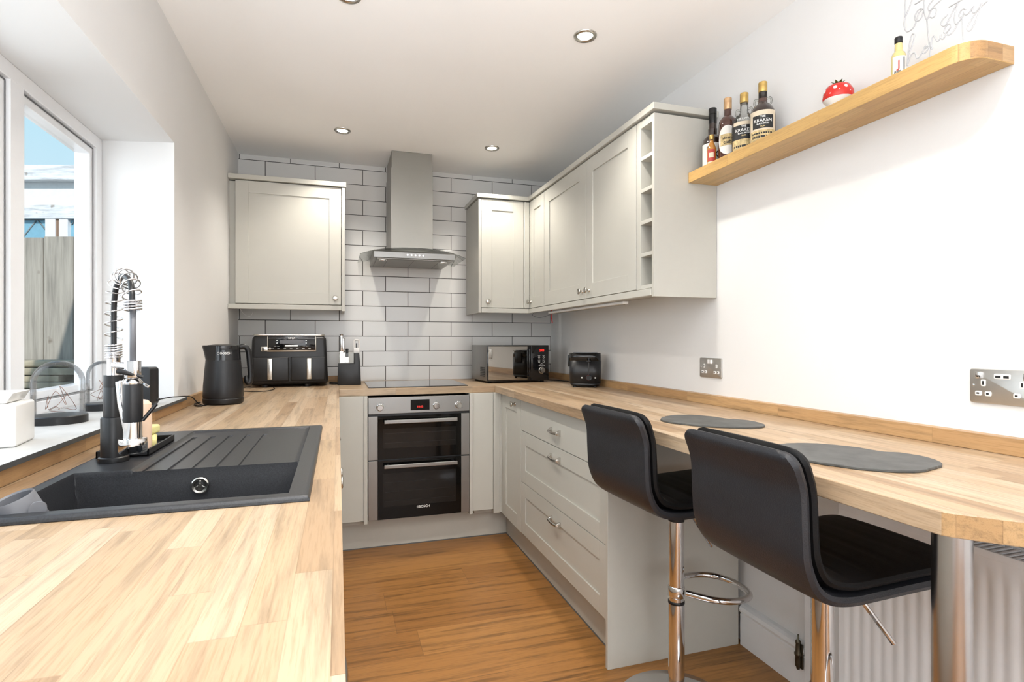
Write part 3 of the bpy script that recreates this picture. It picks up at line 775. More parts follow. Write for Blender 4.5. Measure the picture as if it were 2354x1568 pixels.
# hose path
hose = catmull([(tx, ty, 1.18), (tx, ty, 1.24), (tx + .001, ty - .001, 1.30), (tx + .010, ty - .014, 1.340), (tx + .034, ty - .052, 1.358), (tx + .060, ty - .094, 1.343), (hx - .003, hy + .004, 1.315), (hx - .001, hy + .001, 1.28)], 10)
b = BM(); add_tube(b, hose, .0056, 12); obj('hose', b, M['blacksoft'], tp, True)
b = BM(); add_tube(b, [(hx, hy, 1.285), (hx, hy, 1.168)], .0056, 14); obj('hose_rod', b, M['greyplastic'], tp, True)
def coil(path, turns, R, wire, bmx, seg=14):
    P = [Vector(p) for p in path]; L = [0]
    for a, c in zip(P, P[1:]): L.append(L[-1] + (c - a).length)
    N = int(turns * seg); out = []; nrm = Vector((1, 0, 0))
    for i in range(N + 1):
        s = L[-1] * i / N; k = 0
        while k < len(L) - 2 and L[k + 1] < s: k += 1
        f = (s - L[k]) / max(1e-9, L[k + 1] - L[k]); p = P[k].lerp(P[k + 1], f); tg = (P[k + 1] - P[k]).normalized()
        nrm = (nrm - tg * nrm.dot(tg)).normalized(); bn = tg.cross(nrm); a = 2 * PI * turns * i / N
        out.append(p + (nrm * math.cos(a) + bn * math.sin(a)) * R)
    add_tube(bmx, out, wire, 6)
b = BM()
coil([(tx, ty, 1.180), (tx, ty, 1.212)], 6, .0150, .0019, b)
coil([p for p in hose if p.z > 1.222 or p.x > tx + .02][:-6], 12, .0165, .0015, b)
coil([(hx, hy, 1.302), (hx, hy, 1.280)], 4, .0150, .0020, b)
obj('spring', b, M['chrome'], tp, True)
b = BM(); add_lathe(b, [(.008, 0), (.0168, 0), (.0176, .004), (.0176, .074), (.017, .077), (0, .077)], (hx, hy, 1.056), 32); obj('spray_head', b, M['blacksoft'], tp, True, 'auto')
b = BM(); add_lathe(b, [(0, 0), (.0235, 0), (.0252, .003), (.0252, .026), (.024, .029), (.0168, .030), (.016, .062), (0, .062)], (hx, hy, .994), 32)
obj('spray_nozzle', b, M['chrome'], tp, True, 'auto')
b = BM(); add_lathe(b, [(.0177, 0), (.018, .003), (.012, .011), (.0068, .014), (.0068, .04), (0, .04)], (hx, hy, 1.133), 24)
obj('spray_collar', b, M['chrome'], tp, True, 'auto')
b = BM(); add_tube(b, [(tx + .020, ty - .012, 1.128), (tx + .026, ty - .040, 1.126)], .009, 14); add_tube(b, [(tx + .024, ty - .040, 1.132), (tx + .030, ty - .052, 1.09), (tx + .046, ty - .062, 1.015)], [.0075, .0065, .0055], 12)
obj('lever', b, M['chrome'], tp, True, 'auto')
b = BM(); add_tube(b, [(hx + .018, hy - .004, 1.058), (hx + .040, hy + .006, 1.090)], .0035, 8); add_tube(b, [(hx - .022, hy - .01, 1.160), (hx - .014, hy - .014, 1.158), (hx + .02, hy - .006, 1.147)], [.006, .005, .003], 10)
obj('trigger', b, M['black'], tp, True, 'auto')

# tray with soap, sponge
b = BM(); x0, x1, y0, y1, zb = -.515, -.412, 1.452, 1.66, ZT + .0118
add_box(b, x0, x1, y0, y1, zb, zb + .003)
for bx in ((x0, x0 + .004, y0, y1), (x1 - .004, x1, y0, y1), (x0, x1, y0, y0 + .004), (x0, x1, y1 - .004, y1)): add_box(b, *bx, zb, zb + .016, .0008)
tag(obj('soap_tray', b, M['black']), 'shallow black tray on the drainer behind the tap', 'tray')
zt = zb + .0032
t = thing('soap_bottle', 'clear bottle of peach liquid soap on the black tray', 'soap bottle', (-.438, 1.505, zt))
b = BM(); add_lathe(b, [(0, 0), (.0165, .001), (.0172, .006), (.0172, .098), (.016, .112), (.009, .120), (0, .122)], seg=28, sy=1); obj('bottle', b, M['peach'], t, False, 'auto')
t = thing('soap_dispenser', 'black dispenser with chrome pump behind the tap spray', 'soap dispenser', (-.474, 1.53, zt))
b = BM(); add_lathe(b, [(0, 0), (.021, .001), (.022, .006), (.022, .09), (.019, .105), (.011, .112), (0, .113)], seg=28); obj('bottle', b, M['black'], t, False, 'auto')
b = BM(); add_lathe(b, [(.011, 0), (.011, .012), (.005, .014), (.005, .04), (.008, .042), (.008, .05), (0, .051)], (0, 0, .112), 16); add_tube(b, [(0, 0, .158), (.03, -.006, .158), (.042, -.008, .150)], .0035, 8)
obj('pump', b, M['chrome'], t, False, 'auto')
for i, (px_, py_, pz, rz, lb) in enumerate(((-.440, 1.580, zt, .25, 'lower pale yellow sponge lying in the black tray'), (-.452, 1.590, zt + .023, -.15, 'upper pale yellow sponge on top of the other one'))):
    b = BM(); add_box(b, -.032, .032, -.05, .05, 0, .022, .006, 3)
    o = obj('sponge', b, M['yellow']); o.location = (px_ - .024, py_, pz + .001); o.rotation_euler = (0, 0, rz); tag(o, lb, 'sponge', 'sponges')

# ------------------------------------------------------------ things on the sill
ZS = .9947
def dome(name, loc, r, h, label, br, bh=.022):
    t = thing(name, label, 'glass dome', loc, 0, 'glass cloches on the sill')
    b = BM(); add_lathe(b, [(0, 0), (br, 0), (br, bh - .002), (br - .002, bh), (0, bh)], seg=48); obj('base', b, M['black'], t, False, 'auto')
    prof = [(r, bh + .0005)] + [(r, bh + (h - bh - r) * k / 4) for k in range(1, 5)] + [(r * math.cos(a), h - r + r * math.sin(a)) for a in [PI / 2 * k / 12 for k in range(1, 13)]]
    prof[-1] = (0, h)
    b = BM(); add_lathe(b, prof, seg=48, close=False); obj('glass_dome', b, M['domeglass'], t, False, True)
    b = BM(); random.seed(int(r * 1e4)); pts = []
    for i in range(16):
        a = random.uniform(0, 2 * PI); q = random.uniform(.15, .8) * r; pts.append((q * math.cos(a), q * math.sin(a), bh + .006 + random.uniform(0, (h - bh) * (.55 if i < 9 else .15))))
    add_tube(b, catmull(pts, 6), .0007, 5); obj('fairy_wire', b, M['copper'], t)
    b = BM()
    for p in pts[::2]: add_lathe(b, [(0, -.002), (.002, 0), (0, .002)], p, 8)
    obj('fairy_bulb', b, M['white'], t)
    return t
dome('glass_cloche', (-.737, 1.832, ZS), .0595, .172, 'larger glass dome with wire fairy lights, nearest on the window sill', .0665)
dome('glass_cloche', (-.737, 2.140, ZS), .046, .162, 'smaller glass dome standing behind the tap on the sill', .053)
# white jar
t = thing('ceramic_jar', 'square white ceramic lidded jar at the left end of the sill', 'jar', (-.716, 1.480, ZS), math.radians(8))
b = BM(); add_box(b, -.058, .058, -.060, .060, 0, .092, .006, 3); obj('jar_body', b, M['white'], t, False, 'auto')
b = BM(); add_prism(b, [(-.050, .093), (.040, .093), (.052, .1145), (-.052, .1145)], -.052, .052, 'Y', bev=.002); obj('lid', b, M['white'], t, False, 'auto')
b = text_bm('TEA', .022); place(b, Matrix.Translation((.0583, .0, .045)) @ Matrix.Rotation(PI / 2, 4, 'Z') @ FRONT); b.free()
# smart speaker tablet
t = thing('speaker', 'black rounded box speaker on the sill behind the tap', 'speaker', (-.655, 2.23, ZS), math.radians(-10))
b = BM(); add_prism(b, rrect(.085, .135, .012, 5, 0, .0677), -.03, .03, 'Y', bev=.003); obj('case', b, M['blacksoft'], t, False, 'auto')
b = BM(); add_tube(b, catmull([(-.612, 2.245, 1.012), (-.60, 2.35, 1.010), (-.60, 2.45, 1.003), (-.575, 2.55, .993), (-.560, 2.60, .962), (-.545, 2.62, .9485), (-.53, 2.65, .9485)], 8), .0022, 8)
add_box(b, -.618, -.606, 2.235, 2.26, 1.0075, 1.0165, .002)
tag(obj('power_cable', b, M['black']), 'black cable from the sill speaker down to the worktop by the kettle', 'cable')

# ------------------------------------------------------------ kettle
t = thing('kettle', 'matt black jug kettle with gloss band on the left worktop', 'kettle', (-.481, 2.70, ZT + .0005), 0)
b = BM(); add_lathe(b, [(0, 0), (.074, 0), (.080, .006), (.0815, .016), (.0815, .024), (.080, .026), (0, .026)], seg=48); obj('base', b, M['black'], t, False, 'auto')
b = BM(); add_lathe(b, [(0, .0265), (.079, .0265), (.0810, .034), (.079, .08), (.0735, .15), (.0695, .192)], seg=48, close=False); obj('body', b, M['blacksoft'], t, False, 'auto')
b = BM()
add_lathe(b, [(.0697, .192), (.0678, .225), (.0668, .250), (.0645, .256)], seg=48, close=False)
b.verts.ensure_lookup_table()
SP = math.radians(205)
for v in b.verts:
    a = math.atan2(v.co.y, v.co.x); d = math.cos(a - SP)
    if d > .80 and v.co.z > .195:
        k = ((d - .80) / .20) ** 1.5 * (v.co.z - .195) / .06; v.co.x += math.cos(SP) * .018 * k; v.co.y += math.sin(SP) * .018 * k
obj('gloss_band', b, M['blackgloss'], t, False, 'auto')
b = BM(); add_lathe(b, [(.0667, .250), (.061, .257), (.03, .261), (0, .262)], seg=40, close=False); obj('lid', b, M['black'], t, False, 'auto')
ha = math.radians(18); hc, hs_ = math.cos(ha), math.sin(ha)
b = BM(); path = catmull([(.060 * hc, .060 * hs_, .246), (.084 * hc, .084 * hs_, .250), (.100 * hc, .100 * hs_, .232), (.106 * hc, .106 * hs_, .18), (.110 * hc, .110 * hs_, .12), (.106 * hc, .106 * hs_, .090), (.096 * hc, .096 * hs_, .092), (.091 * hc, .091 * hs_, .12)], 8)
add_tube(b, path, [.012] * 20 + [.0125] * (len(path) - 25) + [.011, .010, .009, .008, .006], 12); obj('handle', b, M['black'], t, False, 'auto')
def bend_text(s, size, R, ang, z, mt=None, bold=.0002):
    b = text_bm(s, size, .0002, bold=bold)
    for v in b.verts:
        a = ang + v.co.x / R; rr = R + .0006 + v.co.z; v.co = W(rr * math.cos(a), rr * math.sin(a), z + v.co.y)
    return b
b = bend_text('BOSCH', .013, .0682, math.radians(-72), .222)
add_tube(b, [(.0688 * math.cos(math.radians(-72) - .42 + .07 * math.cos(q)), .0688 * math.sin(math.radians(-72) - .42 + .07 * math.cos(q)), .222 + .005 * math.sin(q)) for q in [2 * PI * k / 14 for k in range(14)]], .0006, 5, closed=True)
obj('lettering', b, M['inkwhite'], t)
b = BM(); add_tube(b, catmull([(-.580, 2.74, .950), (-.590, 2.69, .950), (-.572, 2.62, .950), (-.54, 2.585, .950), (-.56, 2.60, .9495), (-.582, 2.655, .9495)], 8), .003, 8)
tag(obj('power_cable', b, M['black']), 'short black cable loop beside the kettle base', 'cable')

# ------------------------------------------------------------ air fryer
t = thing('air_fryer', 'large black air fryer with two drawers in the left corner', 'air fryer', (-.275, 3.545, ZT + .0005), math.radians(3))
t.location.y = 3.56; t.scale = (.985, 1, 1.02)
def taper(bm, z0, z1, k):
    for v in bm.verts: 
        f = max(0, (v.co.z - z0) / (z1 - z0)); v.co.x *= 1 - k * f
b = BM(); add_box(b, -.222, .222, .0, .30, .014, .300, .022, 4); taper(b, .03, .3, .055); obj('housing', b, M['black'], t, False, 'auto')
b = BM(); add_prism(b, rrect(.41, .27, .03, 5, 0, .15), .301, .310, bev=.003); obj('top_trim', b, M['satin'], t, False, 'auto')
for sx in (-1, 1):
    b = BM(); x0, x1 = (.004, .205) if sx > 0 else (-.205, -.004)
    add_box(b, x0, x1, -.012, .03, .035, .178, .008, 3); dr = obj('drawer', b, M['black'], t, False, 'auto')
    b = BM(); add_box(b, sx * .110 - .014, sx * .110 + .014, -.036, -.024, .045, .170, .004, 3); add_box(b, sx * .110 - .012, sx * .110 + .012, -.025, -.008, .158, .170, .002)
    obj('drawer_handle', b, M['satin'], dr, False, 'auto')
b = BM(); add_box(b, -.128, .152, -.0045, .01, .207, .298, .004, 2); obj('panel_surround', b, M['satin'], t, False, 'auto')
b = BM(); add_box(b, -.162, -.120, -.0042, .01, .209, .238, .004, 2); add_box(b, -.1, .1, 0, .001, .25, .251); obj('power_tab', b, M['satin'], t, False, 'auto')
b = BM(); add_box(b, -.122, .146, -.0062, .004, .216, .300, .003, 2); add_box(b, -.154, -.146, -.0062, .004, .214, .233, .002); obj('control_panel', b, M['blackgloss'], t, False, 'auto')
b = BM(); add_box(b, -.055, .078, -.0072, -.006, .256, .276, .0005); obj('display', b, M['greyplastic'], t)
b = BM(); add_box(b, -.028, .046, -.0074, -.006, .238, .247, .001)
for x in (-.105, -.07, -.035, 0, .035, .07, .105): add_box(b, x, x + .014, -.0070, -.006, .224, .2255)
for x in (-.09, -.072, .074, .092): add_box(b, x, x + .014, -.0070, -.006, .240, .2412); 
for x in (-.075, .090): 
    for z in (.272, .257): add_box(b, x, x + .006, -.0070, -.006, z, z + .004)
add_lathe(b, [(0, -.0074), (.008, -.0074), (.008, -.006)], seg=18, mtx=Matrix.Translation((-.112, 0, .226)) @ Matrix.Rotation(-PI / 2, 4, 'X'))
add_box(b, -.12, -.025, -.0070, -.006, .2865, .2878); add_box(b, .045, .142, -.0070, -.006, .2865, .2878)
obj('button', b, M['satin'], t)
b = text_bm('NINJA', .014, bold=.0004); place(b, Matrix.Translation((.010, -.0066, .2872)) @ FRONT); obj('lettering', b, M['inkwhite'], t)
b = BM()
for x in (-.14, .10): add_lathe(b, [(0, 0), (.018, 0), (.02, .015), (0, .015)], (x, .03, 0), 16)
for x in (-.14, .10): add_lathe(b, [(0, 0), (.018, 0), (.02, .015), (0, .015)], (x, .26, 0), 16)
obj('foot', b, M['black'], t, False, 'auto')
b = BM(); add_tube(b, catmull([(-.50, 3.62, .950), (-.54, 3.50, .950), (-.52, 3.36, .949), (-.44, 3.26, .949), (-.37, 3.28, .949), (-.345, 3.40, .949), (-.36, 3.50, .95)], 8), .0022, 8)
tag(obj('power_cable', b, M['black']), 'black cable curled on the worktop between kettle and air fryer', 'cable')
b = BM(); add_tube(b, catmull([(-.05, 3.70, .951), (-.02, 3.66, .951), (.03, 3.72, .951), (-.01, 3.75, .951), (-.05, 3.72, .957)], 8), .0035, 8)
tag(obj('power_cable', b, M['black']), 'black cable bunched between the air fryer and knife block', 'cable')

# ------------------------------------------------------------ knife block
t = thing('knife_block', 'black knife block with bright steel handled knives beside the fryer', 'knife block', (.068, 3.60, ZT + .0005), math.radians(0))
b = BM(); add_prism(b, [(-.071, 0), (.071, 0), (.066, .135), (.060, .200), (.03, .200), (.03, .135), (-.066, .135)], 0, .12, 'Y', bev=.003); obj('block', b, M['black'], t, False, 'auto')
b = BM(); add_box(b, -.062, .028, .004, .012, .136, .200, .001); add_box(b, -.062, -.059, .004, .06, .136, .200); obj('clear_front', b, M['clearplastic'], t)
for i, (x, z1) in enumerate(((-.046, .315), (-.036, .295), (-.041, .275), (-.012, .225))):
    k = thing('kitchen_knife', ['tallest steel knife in the block', 'second tallest steel knife in the block', 'third steel knife in the block, lowest of the left stack', 'short dark handled knife in the middle of the block'][i], 'knife', (.068 + x, 3.625 + i * .018, ZT + .14), 0, 'knives in the block')
    h = z1 - .14
    b = BM(); add_box(b, -.008, .008, -.006, .006, h * .40, h, .004, 3); add_lathe(b, [(0, -.005), (.010, -.004), (.011, .002), (0, .005)], (0, 0, h), 14); obj('handle', b, M['chrome'] if i < 3 else M['black'], k, False, 'auto')
    b = BM(); add_box(b, -.009, .009, -.001, .001, .0, h * .41); obj('blade', b, M['chrome'], k)
k = thing('kitchen_scissors', 'white handled scissors in the right of the knife block', 'scissors', (.068 + .045, 3.63, ZT + .201), 0)
b = BM()
pts = [(p[0], 0, p[1]) for p in rrect(.030, .062, .011, 5, 0, .052)]
add_tube(b, pts, .0055, 8, closed=True); add_prism(b, rrect(.036, .034, .008, 4, 0, .017), -.006, .006, 'Y', bev=.002); obj('grip', b, M['white'], k, False, 'auto')
b = BM(); add_box(b, -.004, .004, -.002, .002, .02, .062); obj('blade', b, M['black'], k)
# black plug behind knife block
b = BM(); add_box(b, .150, .170, 3.78, 3.81, 1.015, 1.055, .005); add_box(b, .143, .152, 3.77, 3.82, 1.01, 1.06, .002)
b.free()

# ------------------------------------------------------------ microwave
t = thing('microwave', 'silver and black microwave with mirrored door and red clock', 'microwave', (1.146, 3.49, ZT + .001), math.radians(4.5)); t.scale = (.96, 1, 1)
b = BM(); add_box(b, -.228, .228, .012, .330, .012, .247, .004); obj('housing', b, M['steel'], t, False, 'auto', label='grey metal case')
b = BM(); add_box(b, -.230, .092, -.006, .012, .010, .248, .003); dr = obj('door', b, M['blackgloss'], t, False, 'auto')
b = BM(); add_box(b, -.222, .066, -.0075, -.005, .020, .240, .001); obj('door_mirror', b, M['mirror'], dr)
b = BM(); add_box(b, .070, .086, -.030, -.022, .035, .225, .004, 2); add_box(b, .072, .084, -.024, -.004, .04, .05); add_box(b, .072, .084, -.024, -.004, .21, .22); obj('door_handle', b, M['blackgloss'], dr, False, 'auto')
b = BM(); add_box(b, .094, .230, -.006, .012, .010, .248, .003); obj('control_panel', b, M['blackgloss'], t, False, 'auto')
b = BM(); add_lathe(b, [(0, -.022), (.016, -.022), (.018, -.019), (.020, -.002), (.023, 0), (0, 0)], seg=28, mtx=Matrix.Translation((.176, -.006, .078)) @ Matrix.Rotation(-PI / 2, 4, 'X')); obj('dial', b, M['satin'], t, False, 'auto')
b = text_bm('2:03', .022, bold=.0004); place(b, Matrix.Translation((.176, -.0065, .212)) @ FRONT); obj('clock_digits', b, M['redled'], t)
b = BM()
for x in (.155, .190):
    for z in (.166, .136):
        add_tube(b, [(x + .006 * math.cos(a), -.0063, z + .006 * math.sin(a)) for a in [2 * PI * k / 14 for k in range(14)]], .0009, 5, closed=True); add_box(b, x - .009, x + .009, -.0066, -.006, z + .0105, z + .0118)
add_tube(b, [(.152, -.0063, .110), (.176, -.0063, .124), (.200, -.0063, .110)], .001, 5, closed=True); obj('button', b, M['inkwhite'], t)
b = BM()
for i in range(6):
    for j in range(6): add_box(b, -.2292, -.2285, .05 + i * .016, .06 + i * .016, .04 + j * .011, .047 + j * .011)
obj('side_vent', b, M['ink'], t)
b = BM()
for x in (-.2, .2):
    for y in (.04, .30): add_lathe(b, [(0, 0), (.014, 0), (.014, .013), (0, .013)], (x, y, -.0005), 12)
obj('foot', b, M['black'], t)
b = BM(); add_tube(b, catmull([(1.40, 3.62, .951), (1.45, 3.55, .950), (1.48, 3.40, .950), (1.47, 3.22, .950), (1.50, 3.10, .951)], 8), .0035, 8)
tag(obj('power_cable', b, M['black']), 'black cable on the worktop between microwave and toaster', 'cable')

# ------------------------------------------------------------ toaster
t = thing('toaster', 'black two slot toaster with gloss band and lever on the right worktop', 'toaster', (1.473, 3.088, ZT + .0005), math.radians(-28))
t.location = (1.428, 3.05, ZT + .0005); t.scale = (1.18, 1.0, 1.01)
def toaster_shell(z0, z1, w0, w1, dp0, dp1):
    tb = BM(); rings = []
    for z, w, dp in ((z0, w0, dp0), (z1, w1, dp1)):
        rings.append([tb.verts.new((p[0], p[1], z)) for p in rrect(w, dp, .040, 7)])
    n = len(rings[0])
    for i in range(n): f = tb.faces.new((rings[0][i], rings[0][(i + 1) % n], rings[1][(i + 1) % n], rings[1][i])); f.smooth = True
    tb.faces.new(rings[0][::-1]); tb.faces.new(rings[1])
    return tb
obj('body', toaster_shell(.024, .158, .155, .160, .150, .150), M['blacksoft'], t)
obj('gloss_band', toaster_shell(.158, .203, .160, .157, .150, .147), M['blackgloss'], t)
obj('lower_body', toaster_shell(.008, .024, .140, .155, .136, .150), M['black'], t)
b = BM(); add_box(b, -.06, .06, -.045, -.02, .2032, .206); add_box(b, -.06, .06, .02, .045, .2032, .206); obj('slot', b, M['greyplastic'], t)
FR = -.0755
b = BM(); add_box(b, .018, .023, FR - .002, FR + .001, .07, .175); obj('lever_slot', b, M['ink'], t)
b = BM(); add_box(b, .010, .031, FR - .018, FR - .002, .150, .160, .003); obj('lever', b, M['black'], t, False, 'auto')
b = BM(); add_lathe(b, [(0, -.014), (.014, -.014), (.016, -.002), (.016, 0), (0, 0)], seg=24, mtx=Matrix.Translation((.022, FR, .058)) @ Matrix.Rotation(-PI / 2, 4, 'X')); dl = obj('dial', b, M['black'], t, False, 'auto')
b = BM(); add_tube(b, [(.022 + .0155 * math.cos(a), FR - .003, .058 + .0155 * math.sin(a)) for a in [PI * .5 + PI * k / 14 for k in range(15)]], .001, 5); obj('dial_ring', b, M['inkred'], dl)
b = BM()
for x in (-.014, .052): add_lathe(b, [(0, -.003), (.004, -.003), (.0045, 0), (0, 0)], seg=12, mtx=Matrix.Translation((x, FR + (.004 if x > .03 else 0), .058)) @ Matrix.Rotation(-PI / 2, 4, 'X'))
obj('button', b, M['inkwhite'], t, False, 'auto')
b = BM()
for x in (-.05, .05):
    for y in (-.05, .05): add_lathe(b, [(0, 0), (.009, 0), (.010, .009), (0, .009)], (x, y, 0), 10)
obj('foot', b, M['black'], t)
b = BM(); add_box(b, -.088, -.0805, -.03, .03, .12, .19, .003); obj('side_handle', b, M['black'], t, False, 'auto')

# ------------------------------------------------------------ slates
def slate(pts, label):
    P = catmull([(p[0], p[1], 0) for p in pts], 7, closed=True); random.seed(len(label))
    c = sum(P, Vector()) / len(P)
    P = [p + (p - c).normalized() * random.uniform(-.0012, .0012) for p in P]
    b = BM(); add_prism(b, [(p.x, p.y) for p in P], ZT + .0006, ZT + .0065, bev=.001, seg=1)
    tag(obj('slate_placemat', b, M['slate'], loc=(c.x, c.y, ZT)), label, 'placemat', 'heart slates on the breakfast bar')
# heart: point towards the stool side
def heart(cx, cy, rot, s):
    base = [(-.02, -.135), (.075, -.125), (.125, -.07), (.125, -.02), (.097, .0), (.125, .02), (.125, .07), (.075, .125), (-.02, .135), (-.09, .07), (-.125, 0), (-.09, -.07)]
    return [(cx + s * (x * math.cos(rot) - y * math.sin(rot)), cy + s * (x * math.sin(rot) + y * math.cos(rot))) for x, y in base]
slate([(1.052, 1.615), (1.085, 1.690), (1.165, 1.735), (1.235, 1.715), (1.275, 1.655), (1.285, 1.600), (1.312, 1.575), (1.330, 1.525), (1.312, 1.450), (1.262, 1.420), (1.190, 1.440), (1.110, 1.50)], 'heart shaped slate placemat in front of the far bar stool')
slate([(1.010, 1.060), (1.045, 1.140), (1.125, 1.165), (1.200, 1.140), (1.250, 1.070), (1.262, 1.010), (1.292, .985), (1.300, .930), (1.270, .875), (1.215, .850), (1.140, .840), (1.065, .885), (1.015, .975)], 'heart shaped slate placemat in front of the near bar stool')

# ------------------------------------------------------------ bar stools
def ribbon(path, hw, th, W0, endr, puff=4, nt_=14, groove=None, sidebulge=0):
    P = catmull([(p[0], 0, p[1]) for p in path], 8); L = [0]
    for a, c in zip(P, P[1:]): L.append(L[-1] + (c - a).length)
    n = len(P); t_ = BM(); T, Bt = [], []
    for i in range(n):
        tg = (P[min(i + 1, n - 1)] - P[max(i - 1, 0)]).normalized(); nr = Vector((tg.z, 0, -tg.x)) * -1
        e = min(L[i], L[-1] - L[i]); w = W0
        if e < endr: w = W0 - endr + math.sqrt(max(0, endr ** 2 - (endr - e) ** 2))
        ke = min(1, (e / (th * .8))); ke = math.sqrt(max(0, 1 - (1 - ke) ** 2))
        rt, rb = [], []
        for j in range(nt_ + 1):
            u = math.sin((j / nt_ - .5) * PI)
            k = (max(0, 1 - abs(u) ** puff)) ** (1 / puff) * ke
            g = 1.0
            if groove and abs(u) < .8:
                g = 1 - .18 * max(0, 1 - abs(((L[i] / groove) % 1) - .5) / .08)
            p = P[i] + Vector((0, u * w, 0))
            rt.append(t_.verts.new(p + nr * th * .5 * k * g)); rb.append(t_.verts.new(p - nr * th * .5 * k))
        T.append(rt); Bt.append(rb)
    for i in range(n - 1):
        for j in range(nt_):
            f = t_.faces.new((T[i][j], T[i + 1][j], T[i + 1][j + 1], T[i][j + 1])); f.smooth = True
            f = t_.faces.new((Bt[i][j], Bt[i][j + 1], Bt[i + 1][j + 1], Bt[i + 1][j])); f.smooth = True
    bmesh.ops.remove_doubles(t_, verts=t_.verts, dist=1e-5)
    bmesh.ops.recalc_face_normals(t_, faces=t_.faces)
    return t_
st = thing('bar_stool', 'nearer black faux leather bar stool on a chrome post, in front of the radiator', 'bar stool', (1.10, 1.03, 0), 0, 'bar stools')
SH = [(-.276, 1.006), (-.258, .965), (-.246, .925), (-.243, .87), (-.241, .83), (-.236, .785), (-.215, .738), (-.18, .712), (-.125, .702), (-.06, .703), (.03, .706), (.13, .709), (.215, .716)]
CU = [(-.248, 1.010), (-.230, .965), (-.219, .925), (-.215, .87), (-.213, .83), (-.208, .792), (-.190, .756), (-.16, .738), (-.115, .729), (-.06, .729), (.03, .732), (.13, .735), (.213, .738)]
obj('shell', place(ribbon(SH, 0, .026, .177, .036, puff=6), Matrix.Translation((0, -.017, 0))), M['leather'], st, False, 'auto')
obj('cushion', place(ribbon(CU, 0, .036, .173, .040, puff=3, groove=.075), Matrix.Translation((0, -.017, 0))), M['leatherseat'], st, False, 'auto')
b = BM(); add_lathe(b, [(0, 0), (.192, 0), (.195, .003), (.190, .007), (.11, .014), (.06, .022), (.040, .032), (.033, .05), (.0265, .055), (0, .055)], seg=64); obj('base_plate', b, M['chrome'], st, False, 'auto')
b = BM(); add_lathe(b, [(.0265, .05), (.0265, .350), (.0258, .353), (0, .353)], seg=36); obj('outer_post', b, M['chrome'], st, False, 'auto')
b = BM(); add_lathe(b, [(.0248, .353), (.0248, .620), (0, .620)], seg=36); obj('inner_post', b, M['chrome'], st, False, 'auto')
b = BM(); add_lathe(b, [(.0270, .345), (.0273, .348), (.0270, .354), (.025, .355)], seg=36, close=False); obj('collar', b, M['black'], st, False, True)
b = BM(); add_lathe(b, [(.0265, .62), (.0265, .66), (.05, .685), (.07, .689), (0, .690)], seg=36); obj('seat_mount', b, M['black'], st, False, 'auto')
b = BM()
loop = catmull([(.02, .026, .385), (.08, .085, .380), (.15, .105, .374), (.22, .085, .370), (.252, .03, .368), (.252, -.04, .368), (.22, -.095, .370), (.15, -.112, .374), (.08, -.09, .380), (.02, -.026, .385)], 8)
add_tube(b, loop, .0105, 12); add_lathe(b, [(.0252, .366), (.028, .370), (.028, .400), (.0252, .404)], seg=32, close=False); obj('footrest', b, M['chrome'], st, False, 'auto')
lv = lambda: None
b = BM(); add_tube(b, [(.02, -.005, .672), (.075, -.02, .625), (.11, -.04, .57)], [.0035, .0035, .0035], 8); add_tube(b, [(.075, -.02, .625), (.15, -.06, .507)], .0062, 10); lev = obj('lever', b, M['chrome'], st, False, 'auto')
st2 = copy_tree(st); st2.location = (1.08, 1.595, 0); st2.rotation_euler = (0, 0, math.radians(3))
tag(st2, 'farther black faux leather bar stool on a chrome post, beside the end panel', 'bar stool', 'bar stools')
for ch in [x for x in bpy.data.objects if x.parent == st2 and x.name.startswith('lever')]: ch.rotation_euler = (0, 0, math.radians(28))
for ch in [x for x in bpy.data.objects if x.parent == st and x.name.startswith('footrest')]: ch.rotation_euler = (0, 0, math.radians(-60))

# ------------------------------------------------------------ breakfast bar leg
t = thing('support_post', 'thick brushed steel leg holding up the breakfast bar corner', 'post', (1.020, .686, 0))
b = BM(); add_lathe(b, [(.0292, .004), (.0292, ZU - .006), (0, ZU - .006)], seg=48); obj('tube', b, M['steel2'], t, False, 'auto')
b = BM(); add_lathe(b, [(0, ZU - .007), (.050, ZU - .007), (.052, ZU - .005), (.052, ZU - .0005), (0, ZU - .0005)], seg=48); obj('flange', b, M['greyplastic'], t, False, 'auto')
b = BM(); add_lathe(b, [(0, 0), (.040, 0), (.040, .012), (0, .012)], seg=32); obj('foot', b, M['black'], t, False, 'auto')

# ------------------------------------------------------------ radiator
t = thing('radiator', 'white ribbed panel radiator on the right wall under the breakfast bar', 'radiator', (1.49, .9, .13))
b = BM(); t_ = BM(); ya, yb, za, zc = .30, 1.300, .13, .712
ny = 240; zz = [za, za + .012, za + .03, za + .045, zc - .06, zc - .045, zc - .02, zc]
cols = []
for i in range(ny + 1):
    y = ya + (yb - ya) * i / ny; u = ((y - ya) / .0333) % 1
    rib = .5 - .5 * math.cos(2 * PI * u); rib = rib ** .6
    edge = 0 if (y < ya + .025 or y > yb - .025) else 1
    col = []
    for z in zz:
        k = 1 if za + .04 < z < zc - .05 else (.5 if za + .02 < z < zc - .03 else 0)
        col.append(t_.verts.new((1.452 + .0032 * (1 - rib) * k * edge, y, z)))
    cols.append(col)
for i in range(ny):
    for j in range(len(zz) - 1):
        f = t_.faces.new((cols[i][j], cols[i + 1][j], cols[i + 1][j + 1], cols[i][j + 1])); f.smooth = True
merge(b, t_); obj('ribbed_panel', b, M['gloss'], t, True, 'auto')
b = BM(); add_box(b, 1.4535, 1.545, yb - .003, yb + .002, za, zc + .004, .001); add_box(b, 1.4535, 1.545, ya - .002, ya + .003, za, zc + .004, .001)
add_box(b, 1.449, 1.456, ya, yb, zc + .0005, zc + .018, .001); add_box(b, 1.540, 1.546, ya, yb, za, zc + .018, .001)
obj('casing', b, M['gloss'], t, True)
b = BM()
